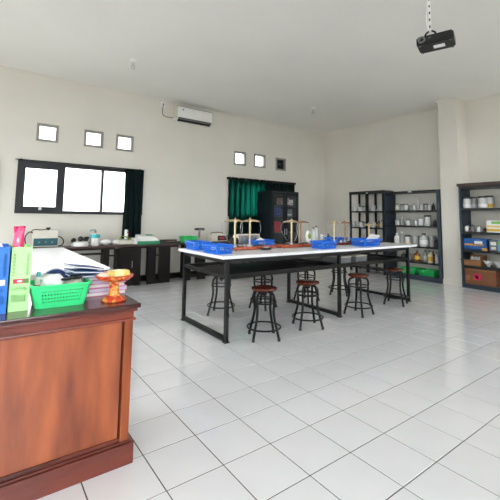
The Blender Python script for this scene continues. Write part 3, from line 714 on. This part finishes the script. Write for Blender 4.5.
def cabbox(name, lb, cat, x0, x1, z_, h, m, pt=None):
    o = thing(name, lb, cat, ((x0+x1)/2, 4.82, z_)); w = (x1-x0)/2
    obj('stack', box(-w, w, -.15, .15, 0, h, .008), m, o); obj('spine', box(-w*.8, w*.8, -.153, -.15, h*.2, h*.35), pt or m, o)
cabbox('folder_stack', 'red folders on the lower visible shelf of the dark cabinet', 'folders', 4.14, 4.42, .90, .24, redm)
cabbox('folder_stack', 'blue folders on the shelf above the red ones in the cabinet', 'folders', 4.12, 4.44, 1.25, .22, bluem)
cabbox('paper_stack', 'pale pink and white boxes on the cabinet upper right shelf', 'boxes', 4.54, 4.68, 1.52, .17, pinkfill, paper)
cabbox('photo_box', 'narrow white box beside the pale pink one in the cabinet', 'box', 4.71, 4.80, 1.52, .13, paper, greyplas)
cabbox('instrument_case', 'grey case on the cabinet right side at the second shelf', 'case', 4.53, 4.78, 1.25, .18, greyplas, whiteplas)

# ------------------------------------------------------------------ black open rack
SX0, SX1 = 6.18, 6.57
rk = thing('open_rack', 'black open two-bay rack in the corner left of the tall shelf', 'rack', (0, 0, 0))
ZR = 1.85
for y_, w in ((4.13, .035), (3.66, .055), (3.22, .04)):
    obj('post', box(SX0, SX0+.03, y_-w, y_+w*.3, 0, ZR), shelfblack, rk)
    obj('post', box(SX1-.03, SX1, y_-.022, y_+.022, 0, ZR), shelfblack, rk)
RL = [1.41, 1.03, .68, .36, .10]
obj('top_panel', box(SX0, SX1, 3.185, 4.145, ZR, ZR+.03), shelfblack, rk)
obj('name_plate', box(SX0-.004, SX0, 3.60, 3.66, ZR-.028, ZR-.01), paper, rk)
obj('top_beam', box(SX0-.002, SX0+.02, 3.185, 4.145, ZR-.04, ZR), shelfblack, rk)
for z_ in RL: obj('shelf', box(SX0+.005, SX1-.005, 3.19, 4.135, z_-.03, z_), shelfblack, rk)
# tall slate shelf
ms = thing('storage_shelf', 'tall slate-blue open shelf full of lab glassware left of the column', 'shelf', (0, 0, 0))
MY0, MY1, ZM = 1.945, 3.165, 1.83
obj('side_panel', box(SX0-.01, SX1, MY1-.025, MY1, 0, ZM), shelfblue, ms); obj('side_panel', box(SX0-.01, SX1, MY0, MY0+.035, 0, ZM), shelfblue, ms)
obj('top_panel', box(SX0-.01, SX1, MY0+.035, MY1-.025, ZM-.04, ZM), shelfblack, ms)
ML = [1.42, 1.10, .68, .365, .10]
for k, z_ in enumerate(ML): obj('shelf', box(SX0, SX1, MY0+.036, MY1-.026, z_-.03, z_), shelfblack if k < 4 else shelfblue, ms)
obj('plinth', box(SX0, SX0+.02, MY0+.036, MY1-.026, 0, .069), shelfblue, ms)
obj('front_edge', box(SX0-.012, SX0-.01, MY0, MY0+.06, 0, ZM), shelfblue, ms)
obj('name_plate', box(SX0-.014, SX0-.01, 2.52, 2.60, ZM-.03, ZM-.012), paper, ms)
# right shelf
rs = thing('storage_shelf', 'slate-blue open shelf with cartons right of the column', 'shelf', (0, 0, 0))
QX0, QX1, QY0, QY1, ZQ = 6.15, 6.56, .40, 1.575, 1.86
obj('side_panel', box(QX0, QX1, QY1-.03, QY1, 0, ZQ), shelfblue, rs); obj('side_panel', box(QX0, QX1, QY0, QY0+.03, 0, ZQ), shelfblue, rs)
obj('top_panel', box(QX0, QX1, QY0+.03, QY1-.03, ZQ-.045, ZQ), shelfblack, rs)
QL = [1.45, 1.02, .69, .41, .075]
for k, z_ in enumerate(QL): obj('shelf', box(QX0+.005, QX1, QY0+.031, QY1-.031, z_-.04, z_), shelfblack if k < 4 else shelfblue, rs)
obj('plinth', box(QX0+.005, QX0+.02, QY0+.031, QY1-.031, 0, .035), shelfblue, rs)

# ---- items on the shelves
def sy(u):      # distance along the right wall (metres) for a shelf position counted in hundredths
    t = (u-430)/100
    return 0.02316*t**4 + -0.10820*t**3 + 0.46245*t**2 + -2.06443*t**1 + 2.23044*t**0
def item(kind, px, z_, lb, grp, x_=6.32, **kw):
    loc = (x_, sy(px)+.55*(x_-6.32), z_)
    if kind == 'bk': return beaker(lb, loc, kw.get('r', .045), kw.get('h', .13), kw.get('fill'), kw.get('lv', .5), grp, kw.get('m'))
    if kind == 'fl': return flask(lb, loc, kw.get('r', .055), kw.get('h', .17), kw.get('fill'), grp)
    if kind == 'bt': return bottle(lb, loc, kw.get('r', .04), kw.get('h', .18), kw.get('m', glass_m), kw.get('cap', blackplas), kw.get('lab'), grp)
    if kind == 'jr': return jar(lb, loc, kw.get('r', .05), kw.get('h', .15), kw.get('cap', blackplas), kw.get('fill'), kw.get('lab'), grp)
NM = {'bk': 'glass beaker', 'fl': 'conical flask', 'bt': 'bottle', 'jr': 'capped glass jar'}
def rowof(shelfname, z_, grp, items):
    for k, it in enumerate(items):
        kind, px = it[0], it[1]; kw = dict(it[2]) if len(it) > 2 else {}
        desc = kw.pop('d', NM[kind])
        item(kind, px, z_, '%s, %s from left on %s' % (desc, ORD[k], shelfname), grp, x_=(6.28 if k % 2 == 0 else 6.42), **kw)
rowof('tall slate shelf, top level', ML[0], 'glassware on the slate shelf', [
    ('bt', 398, dict(r=.04, h=.15, lab=labelm, d='small clear bottle')), ('jr', 402.3, dict(r=.045, h=.14, fill=labelm)), ('jr', 406.8, dict(r=.045, h=.14, fill=paper)), ('bk', 411.3, dict(r=.045, h=.12)),
    ('bt', 414.8, dict(r=.035, h=.14, d='small clear bottle')), ('fl', 418.6, dict(r=.065, h=.25, fill=paper, d='large conical flask')), ('bk', 422.4, dict(r=.04, h=.11)), ('jr', 426.6, dict(r=.05, h=.14, fill=paper)), ('bk', 430.3, dict(r=.035, h=.1)), ('bt', 434.4, dict(r=.03, h=.15, m=darkfill, d='slim dark bottle'))])
rowof('tall slate shelf, second level', ML[1], 'glassware on the slate shelf', [
    ('bk', 398, dict(r=.05, h=.12, fill=paper, lv=.7)), ('fl', 402.0, dict(r=.07, h=.2, fill=paper, d='large conical flask')), ('jr', 408.5, dict(r=.055, h=.13, fill=paper)), ('bk', 413.0, dict(r=.045, h=.11, fill=darkfill, lv=.8, d='dark-filled beaker')),
    ('jr', 416.2, dict(r=.04, h=.12, m=darkfill)), ('bk', 421.5, dict(r=.095, h=.15, fill=pinkfill, lv=.85, d='wide beaker with pale contents')), ('jr', 427.8, dict(r=.065, h=.22, d='tall jar with dark lid')), ('bk', 431.5, dict(r=.04, h=.10, fill=labelm)), ('bt', 435, dict(r=.035, h=.13, m=darkfill, d='small dark bottle'))])
rowof('tall slate shelf, middle level', ML[2], 'glassware on the slate shelf', [
    ('bt', 397, dict(r=.06, h=.25, m=whiteplas, cap=whiteplas, d='white plastic bottle')), ('bt', 401.4, dict(r=.062, h=.28, m=whiteplas, cap=whiteplas, d='taller white plastic bottle')), ('jr', 407.5, dict(r=.065, h=.22, lab=labelm, fill=labelm)), ('bk', 415.2, dict(r=.075, h=.2, fill=darkfill, lv=.55, d='large beaker with dark contents')),
    ('bt', 423.6, dict(r=.085, h=.27, d='large round clear bottle', lab=paper)), ('bk', 431.5, dict(r=.06, h=.22)), ('bt', 436, dict(r=.035, h=.2, m=darkfill, d='slim dark bottle'))])
rowof('tall slate shelf, fourth level', ML[3], 'glassware on the slate shelf', [
    ('bt', 403, dict(r=.05, h=.18, m=darkfill, d='dark bottle')), ('bt', 407.5, dict(r=.05, h=.2, lab=paper, d='clear bottle with white label')), ('bt', 416.5, dict(r=.06, h=.22, m=amberm, lab=yellowlab, d='amber bottle')), ('bt', 424.6, dict(r=.05, h=.23, d='tall clear bottle', lab=paper)),
    ('bt', 429.2, dict(r=.05, h=.24, m=labelm, lab=yellowlab, d='bottle with yellow label')), ('bt', 432.6, dict(r=.035, h=.22, m=amberm, lab=redprint, d='slim reddish bottle')), ('bt', 435.6, dict(r=.035, h=.22, d='slim clear bottle'))])
g1 = basket('basket', 'green plastic basket on the slate shelf bottom beside the table leg', 'basket', (6.36, sy(408.5), ML[4]), PI/2, (.36, .30, .11), kgreen, 'green baskets on the slate shelf', nx=12, ny=8, rows=3)
basket_dup(g1, 'green plastic basket on the slate shelf bottom, right-hand one', (6.36, sy(427), ML[4]), PI/2)
rowof('black corner rack, upper level', RL[0], 'glassware on the corner rack', [
    ('bk', 355, dict(r=.045, h=.1, fill=greyplas)), ('fl', 358.3, dict(r=.05, h=.19, fill=greyplas)), ('jr', 361.5, dict(r=.045, h=.12)), ('jr', 364.8, dict(r=.045, h=.13)), ('bk', 374, dict(r=.05, h=.13, fill=paper)), ('fl', 378.2, dict(r=.05, h=.2)), ('bk', 381.8, dict(r=.05, h=.14, fill=paper, lv=.4)), ('bk', 386.2, dict(r=.03, h=.14, fill=paper))])
rowof('black corner rack, second level', RL[1], 'glassware on the corner rack', [
    ('bk', 354, dict(r=.045, h=.14, fill=paper)), ('bk', 358, dict(r=.045, h=.13, fill=paper)), ('jr', 362, dict(r=.05, h=.14)), ('jr', 365, dict(r=.04, h=.12)), ('bk', 374, dict(r=.05, h=.12, fill=labelm)), ('bt', 378.5, dict(r=.05, h=.16, m=bronze, d='brown bottle')), ('bt', 382.5, dict(r=.05, h=.18, lab=labelm, d='clear labelled bottle')), ('bk', 386.5, dict(r=.03, h=.1, fill=paper))])
# right shelf contents
rowof('cartons shelf, top level', QL[0], 'jars on the right shelf', [
    ('jr', 468, dict(r=.068, h=.21, fill=glass_m, lab=paper)), ('jr', 475.5, dict(r=.068, h=.22, lab=paper)), ('jr', 483.5, dict(r=.07, h=.22, lab=paper)), ('jr', 491.5, dict(r=.072, h=.235, lab=yellowlab, d='capped glass jar with yellow label'))])
rowof('cartons shelf, second level', QL[1], 'small bottles on the right shelf', [
    ('bt', 466.6, dict(r=.035, h=.12, m=whiteplas)), ('bt', 469.4, dict(r=.035, h=.12, m=whiteplas, lab=redprint)), ('bt', 472.6, dict(r=.035, h=.13, m=greyplas)), ('bt', 475.6, dict(r=.035, h=.11, m=whiteplas)), ('bt', 478.6, dict(r=.035, h=.12, m=whiteplas, lab=paper)), ('bt', 481.6, dict(r=.03, h=.09, m=whiteplas)), ('bt', 485, dict(r=.03, h=.08, m=darkfill, d='short dark bottle'))])
def carton(name, label, cat, px0, px1, z_, h, m, x0=6.2, x1=6.5, extras=()):
    ya, yb = sy(px1), sy(px0)
    o = thing(name, label, cat, ((x0+x1)/2, (ya+yb)/2, z_)); w, dd = (yb-ya)/2, (x1-x0)/2
    obj('body', box(-dd, dd, -w, w, 0, h, .004), m, o)
    for nm, u0, u1, v0, v1, em in extras: obj(nm, box(-dd-.002, -dd, w-2*w*u1, w-2*w*u0, h*v0, h*v1), em, o)
    return o
greenprint = pm('green_print', (120, 190, 80), .5); blueprint = pm('pale_blue_print', (110, 170, 220), .5)
carton('packaged_box', 'white box with yellow and green stripes on the right shelf', 'box', 489.5, 507, QL[1], .21, paper, extras=(('stripe', 0, 1, .1, .3, yellowlab), ('stripe', 0, 1, .42, .58, yellowm), ('stripe', .3, 1, .72, .92, greenprint)))
carton('packaged_box', 'bright blue printed box on the right shelf', 'box', 465.5, 487.5, QL[2], .205, boxblue, x0=6.22, extras=(('stripe', .05, .9, .38, .55, orangeprint), ('picture', .5, .85, .45, .8, paper), ('dark_band', 0, 1, 0, .12, bluem)))
carton('instrument_case', 'grey instrument case beside the blue box on the right shelf', 'case', 490, 498, QL[2], .19, greyplas, x0=6.26, extras=(('panel', .15, .85, .55, .85, paper), ('panel', .2, .8, .15, .4, whiteplas)))
carton('packaged_box', 'pale blue and green box at the right frame edge on the shelf', 'box', 498.7, 508, QL[2], .2, blueprint, x0=6.24, extras=(('stripe', 0, 1, .6, .9, greenprint),))
o = carton('parcel', 'small orange packet in front of the grey case', 'packet', 484.5, 489, QL[2], .05, orangeprint, x0=6.165, x1=6.215)
# open carton with white balls
oc = thing('open_carton', 'open brown carton with white bundles on the right shelf', 'carton', (6.33, (sy(463)+sy(482))/2, QL[3])); w = (sy(463)-sy(482))/2
bm = bmesh.new(); bx(bm, -.14, .14, -w, w, 0, .006); bx(bm, -.14, -.134, -w, w, .006, .10); bx(bm, .134, .14, -w, w, .006, .18); bx(bm, -.134, .134, -w, -w+.006, .006, .19); bx(bm, -.134, .134, w-.006, w, .006, .13)
obj('tray', bm, cardboard, oc); o = obj('flap', box(-.02, .02, -w*1.05, w*1.05, -.003, .003), cardboard, oc, (-.155, 0, .095)); o.rotation_euler = (0, .5, 0)
for k, px in enumerate((471, 474.5, 478)):
    o = obj('bundle', lump(.045, .036, .05, 80+k, .06), whiteplas, None, (6.33, sy(px), QL[3]+.06), smooth=True); tag(o, 'white bundle, %s from the left, in the open brown carton' % ORD[k], 'bundle', 'bundles in the open carton')
carton('carton', 'closed brown carton with pink-red print on the right shelf bottom', 'carton', 463, 496.5, QL[4], .28, cardboard2, extras=(('print', .36, .58, .3, .68, redprint), ('mark', .12, .24, .25, .55, cardboard), ('tape', 0, 1, .9, .97, cardboard), ('print_letters', .42, .50, .38, .58, paper)))
for k, px in enumerate((487.8, 497.6)):
    o = obj('filter_funnel', lathe([(0, 0), (.02, .0), (.078, .095), (.074, .095), (.016, .006), (0, .006)], 16), whiteplas, None, (6.28, sy(px), QL[3]), smooth=True)
    obj('rim', T(circ(.076, .095, 20), .004, 5, True), whiteplas, o)
    tag(o, ('white funnel bowl right of the open carton', 'white funnel bowl at the right frame edge above the closed carton')[k], 'funnel', 'funnels on the right shelf')
tb_ = carton('flat_box', 'flat dark brown case lying on top of the right shelf', 'case', 462, 520, ZQ, .055, pm('dark_case', (74, 50, 44), .5, var=.2), x0=6.17, x1=6.5, extras=(('edge_strip', 0, 1, .82, 1.0, blackplas),))

# ------------------------------------------------------------------ long white table at the left
lt = thing('long_table', 'long white-topped wooden table behind the desk at left', 'table', (0, 0, 0))
obj('tabletop', box(-.80, -.10, 1.77, 4.20, .742, .76, .003), white_m, lt)
obj('wood_rim', frame_bm(-.81, -.09, 1.76, 4.21, .02, -.742, -.70), desk_frame, lt).rotation_euler = (PI/2, 0, 0)
rim = lt.children[-1]
for v in rim.data.vertices: pass
for lx in (-.76, -.14):
    for ly in (1.82, 4.15): obj('leg', box(lx-.025, lx+.025, ly-.025, ly+.025, 0, .70), blackmetal, lt)
# ------------------------------------------------------------------ the wooden desk in front
dk = thing('wooden_desk', 'reddish-brown wooden counter desk in the left foreground', 'desk', (0, 0, 0))
DX0, DX1 = -1.75, -.385
obj('desk_top', box(DX0-.03, -.362, .245, .80, .757, .78, .006), desk_top_m, dk)
obj('cornice', box(DX0-.01, -.372, .262, .79, .738, .757, .006), desk_frame, dk)
obj('frieze', box(DX0, DX1, .285, .785, .704, .738), desk_frame, dk)
obj('bead_moulding', box(DX0-.01, DX1+.01, .274, .79, .69, .704, .005), desk_frame, dk)
obj('carcass', box(DX0+.02, DX1-.02, .335, .775, .10, .69), desk_frame, dk)
obj('front_panel', box(DX0+.06, -.438, .300, .334, .125, .69), desk_panel, dk)
obj('pilaster', box(-.428, DX1, .288, .34, .10, .69, .003), desk_pil, dk); obj('pilaster', box(DX0, DX0+.055, .288, .34, .10, .69, .003), desk_pil, dk)
obj('panel_bead', box(DX0+.06, -.43, .292, .302, .108, .126, .003), desk_frame, dk)
obj('plinth', box(DX0-.02, -.362, .27, .80, 0, .10, .004), desk_frame, dk)
obj('plinth_cap', box(DX0-.01, -.375, .28, .79, .10, .110, .003), desk_frame, dk)
obj('end_panel', box(DX1-.02, DX1-.004, .34, .77, .11, .69), desk_panel, dk)
obj('pilaster', box(-.44, DX1-.0, .74, .785, .11, .69), desk_pil, dk)

# ------------------------------------------------------------------ things on the desk
ZD = .78
gbk = basket('basket', 'bright green perforated basket of odds and ends on the wooden desk', 'basket', (-.7125, .455, ZD), 0, (.266, .20, .105), greenplas, nx=14, ny=9, rows=4, hole=.58, taper=.82, r=.035, rimr=.007, z_lo=.2, z_hi=.82)
o = obj('paper_bag', lump(.058, .062, .048, 90, .12), paper, None, (-.745, .47, ZD+.055)); tag(o, 'crumpled white paper filling the left of the green basket', 'paper')
o = obj('paper_bag', lump(.042, .06, .036, 95, .14), offwhite, None, (-.645, .46, ZD+.055)); tag(o, 'grey-white wrapper in the right half of the green basket', 'wrapper')
o = obj('dark_cloth', lump(.096, .070, .026, 97, .06), darkfill, None, (-.708, .47, ZD+.004)); tag(o, 'dark cloth at the bottom of the green basket', 'cloth')
gg = thing('safety_goggles', 'black goggles lying on top of the green basket', 'goggles', (-.665, .42, ZD+.122), .4)
for dx in (-.026, .026): obj('lens_frame', T([(dx+.022*math.cos(a), .016*math.sin(a), .004) for a in [k*PI/8 for k in range(16)]], .006, 6, True), blackplas, gg)
obj('lens', lathe([(0, .001), (.02, .001), (.02, .004), (0, .005)], 12, -.026), blackplas, gg); obj('lens', lathe([(0, .001), (.02, .001), (.02, .004), (0, .005)], 12, .026), blackplas, gg)
obj('strap', T(spline([(.048, 0, .004), (.075, .02, .008), (.07, .05, .004), (.03, .06, .004)]), .005, 6), blackplas, gg)
ap = thing('adapter', 'grey plug adapter at the right end of the green basket', 'adapter', (-.62, .49, ZD+.085), -.3)
obj('case', box(-.03, .03, -.02, .02, 0, .03, .005), greyplas, ap); obj('cable', T(spline([(-.03, 0, .015), (-.06, -.01, .03), (-.08, -.03, .02), (-.1, -.02, .02)]), .004, 6), blackplas, ap)
gt = thing('glue_bottle', 'small white tube with turquoise cap at the basket left end', 'tube', (-.80, .53, ZD+.03))
obj('tube', lathe([(0, 0), (.016, 0), (.017, .02), (.017, .085), (.008, .10), (0, .10)], 12), whiteplas, gt, smooth=True); obj('cap', lathe([(0, .10), (.01, .10), (.009, .125), (0, .126)], 10), pm('turquoise_cap', (80, 190, 200), .4), gt); obj('label_band', lathe([(.0172, .02), (.0178, .02), (.0178, .06), (.0172, .06)], 12), pm('red_band', (190, 60, 60), .5), gt)
# navy rounded case standing behind the basket
nb = bmesh.new(); out = []
for k in range(17): a = PI*k/16; out.append((.075*math.cos(a), .055+.095*math.sin(a)**.8 if 0 < k < 16 else .055))
out += [(-.075, 0), (.075, 0)]
fv = [nb.verts.new((x_, -.012, z_)) for x_, z_ in out]; bv = [nb.verts.new((x_, .012, z_)) for x_, z_ in out]
nb.faces.new(fv); nb.faces.new(bv[::-1])
for i in range(len(out)): nb.faces.new((fv[i], bv[i], bv[(i+1) % len(out)], fv[(i+1) % len(out)]))
nv = obj('rounded_case', nb, navy, None, (-.708, .63, ZD)); nv.rotation_euler = (-.12, 0, 0); tag(nv, 'navy rounded case with pale rim standing behind the green basket', 'case')
obj('rim', T([(x_, -.013, z_) for x_, z_ in out[:17]], .004, 6), lilac, nv)

# perforated magazine boxes
def file_box(name, label, loc, rz, w, dpt, h, m, slots, group):
    bm = bmesh.new(); tkn = .0025
    bx(bm, -w/2, w/2, -dpt/2, dpt/2, 0, h)
    o = obj(name, bm, m, None, loc, rz)
    cut = bmesh.new(); bx(cut, -w/2+tkn, w/2-tkn, -dpt/2+tkn, dpt/2-tkn, tkn, h+.01)
    cuts = [cut]
    s = bmesh.new()
    for cx, cz, sx, sz, ang in slots:
        n0 = len(s.verts); b_ = bmesh.new(); bx(b_, -sx/2, sx/2, -dpt/2-.01, -dpt/2+.01, -sz/2, sz/2)
        rm = Matrix.Rotation(ang, 4, 'Y')
        vs = [s.verts.new(Vector((cx, 0, cz)) + rm @ v.co) for v in b_.verts]
        b_.verts.index_update()
        for f in b_.faces: s.faces.new([vs[v.index] for v in f.verts])
        b_.free()
    cuts.append(s)
    for c_ in cuts:
        bmesh.ops.recalc_face_normals(c_, faces=c_.faces[:])
        me = bpy.data.meshes.new('cut'); c_.to_mesh(me); c_.free()
        co = bpy.data.objects.new('cut', me); C.objects.link(co); co.location = loc; co.rotation_euler = (0, 0, rz)
        md = o.modifiers.new('slots', 'BOOLEAN'); md.object = co; md.operation = 'DIFFERENCE'; md.solver = 'EXACT'
        bpy.context.view_layer.update(); dg = bpy.context.evaluated_depsgraph_get()
        nm_ = bpy.data.meshes.new_from_object(o.evaluated_get(dg)); o.modifiers.clear(); o.data = nm_; nm_.name = name
        bpy.data.objects.remove(co); bpy.data.meshes.remove(me)
    return tag(o, label, 'file box', group)
def box_slots(w, h):
    s = []
    for side in (-1, 1):
        for k in range(16): s.append((side*w*.34, h*(.56+.022*k), w*.14, .0026, 0))
    for k in range(11): s.append((w*(-.35+.07*k), h*.20, .0026, h*.12, 0))
    for k in range(7):
        a = -1.2+.4*k; s.append((math.sin(a)*w*.30, h*.31+math.cos(a)*h*.055, .003, .017, a))
    return s
Wb, Hb = .080, .292
lg_ = file_box('file_box', 'lime green slotted plastic file box on the desk', (-.889, .50, ZD), 0, Wb, .22, Hb, limeplas, box_slots(Wb, Hb), 'file boxes on the desk')
obj('sticker', box(-.028, .034, -.1112, -.1101, Hb*.43, Hb*.50), redprint, lg_); obj('sticker_end', box(.014, .034, -.1116, -.1112, Hb*.43, Hb*.50), pm('sticker_green', (70, 130, 60), .5), lg_); obj('sticker_print', box(-.012, .008, -.1116, -.1112, Hb*.45, Hb*.48), paper, lg_)
bl_ = file_box('file_box', 'blue slotted plastic file box at the left picture edge', (-.984, .485, ZD), 0, .094, .22, .297, blueplas2, box_slots(.094, .297), 'file boxes on the desk')
obj('sticker', box(.012, .036, -.1112, -.1101, .125, .15), paper, bl_)
obj('handle_lip', frame_bm(-.047, .047, .285, .297, .003, -.113, -.11), blueplas2, bl_)
obj('handle_lip', frame_bm(-.040, .040, .28, .292, .003, -.113, -.11), limeplas, lg_)
pk = thing('foil_pouch', 'bright pink foil pouch sticking out of the file boxes', 'pouch', (-.902, .45, ZD+.10), -.1); pk.scale = (.8, 1, .97)
bm = bmesh.new(); g = []
for k, (w_, d_, z_) in enumerate(((.030, .012, 0), (.032, .016, .08), (.031, .016, .16), (.029, .012, .22), (.024, .005, .258), (.028, .0025, .272), (.031, .002, .292))):
    ring = []
    for i in range(16):
        a = 2*PI*i/16; jag = .006*math.sin(3*a+k) if k == 6 else .002*math.sin(5*a+2*k)
        ring.append(bm.verts.new((w_*math.cos(a)+jag*.5, d_*math.sin(a)+(.004*math.sin(w_*200+a*2) if k > 4 else 0), z_+(jag if k == 6 else 0))))
    g.append(ring)
for A_, B_ in zip(g, g[1:]):
    for i in range(16): bm.faces.new((A_[i], A_[(i+1) % 16], B_[(i+1) % 16], B_[i]))
bm.faces.new(g[0][::-1]); bm.faces.new(g[-1])
obj('pouch', bm, magenta, pk, smooth=True); obj('print', lump(.010, .003, .014, 99, .1), paper, pk, (.006, -.0145, .17)); obj('print', lump(.006, .003, .012, 98, .1), paper, pk, (-.004, -.0145, .215))
o = obj('plastic_bag', lump(.035, .06, .075, 101, .14), pm('clear_bag', (226, 226, 232), .25, var=.06), None, (-.985, .50, ZD+.175)); tag(o, 'crumpled pale plastic bag rising out of the blue file box', 'bag')

# pedestal dish
pdx, pdy = -.463, .38
pd = thing('pedestal_dish', 'orange painted pedestal dish on the desk right corner', 'dish', (pdx, pdy, ZD))
obj('foot', lathe([(0, 0), (.058, 0), (.062, .006), (.058, .014), (.045, .02), (.034, .028), (0, .028)], 28), dish_m, pd, smooth=True)
obj('stem', lathe([(0, .026), (.03, .028), (.024, .05), (.024, .085), (.03, .1), (0, .104)], 24), spot_mat('stem_paint', (236, 150, 60), (240, 200, 110), (214, 70, 50), 80), pd, smooth=True)
obj('bowl', lathe([(0, .098), (.03, .1), (.075, .108), (.092, .122), (.096, .132), (.092, .134), (.08, .122), (.04, .114), (0, .112)], 32), dish_m, pd, smooth=True)
so = thing('soap_box', 'yellow wrapped bar resting in the orange dish', 'packet', (pdx+.015, pdy-.01, ZD+.128), .1)
obj('wrapper', box(-.052, .052, -.028, .028, 0, .028, .006), yellowm, so); obj('band', box(-.03, .02, -.0285, .0285, .0, .0287), pm('cream_band', (240, 228, 170), .5), so)
o = obj('tissue', lump(.035, .03, .012, 110, .15), pm('pale_tissue', (240, 214, 200), .8), None, (pdx-.055, pdy+.005, ZD+.121)); tag(o, 'pale crumpled tissue at the left side of the orange dish', 'tissue')

# stack of booklets behind the dish
zz = ZD
cols = [(paper, pinkp), (lilac, pinkp), (paper, pinkp), (lilac, pinkp), (paper, pinkp)]
where = ['lowest', 'second lowest', 'middle', 'second highest', 'topmost']
for k, (pg, cv) in enumerate(cols):
    h = .022
    b_ = thing('booklet', 'white-edged pink-covered booklet, %s in the stack behind the dish' % where[k], 'booklet', (-.462+.006*math.sin(k*2.1), .60+.005*math.cos(k*3), zz), .03*math.sin(k*1.7), 'booklets stacked behind the dish')
    obj('cover', box(-.105, .105, -.08, .08, 0, .0035), cv, b_); obj('pages', box(-.103, .102, -.078, .078, .0035, h-.0025), pg, b_); obj('cover', box(-.105, .105, -.08, .08, h-.0025, h), cv, b_)
    zz += h
for k, (dx, dz, tilt, mm_, lb) in enumerate(((-.10, .0, .03, bluebook, 'blue booklet lying on the pink stack, lower one'), (-.105, .016, .10, bluebook, 'blue booklet tilted on the pink stack, middle one'), (-.11, .034, .17, navy, 'dark navy booklet tilted highest on the blue booklets'))):
    b_ = thing('booklet', lb, 'booklet', (-.462+dx+.06, .575, zz+dz), .12+.06*k, 'blue booklets on the pink stack'); 
    pv = obj('pages', box(-.15, .0, -.075, .075, .002, .008), paper, b_); cv1 = obj('cover', box(-.152, .002, -.078, .078, .008, .011), mm_, b_); cv2 = obj('cover', box(-.152, .002, -.078, .078, .0, .002), mm_, b_)
    for q_ in (pv, cv1, cv2): q_.rotation_euler = (0, tilt, 0)
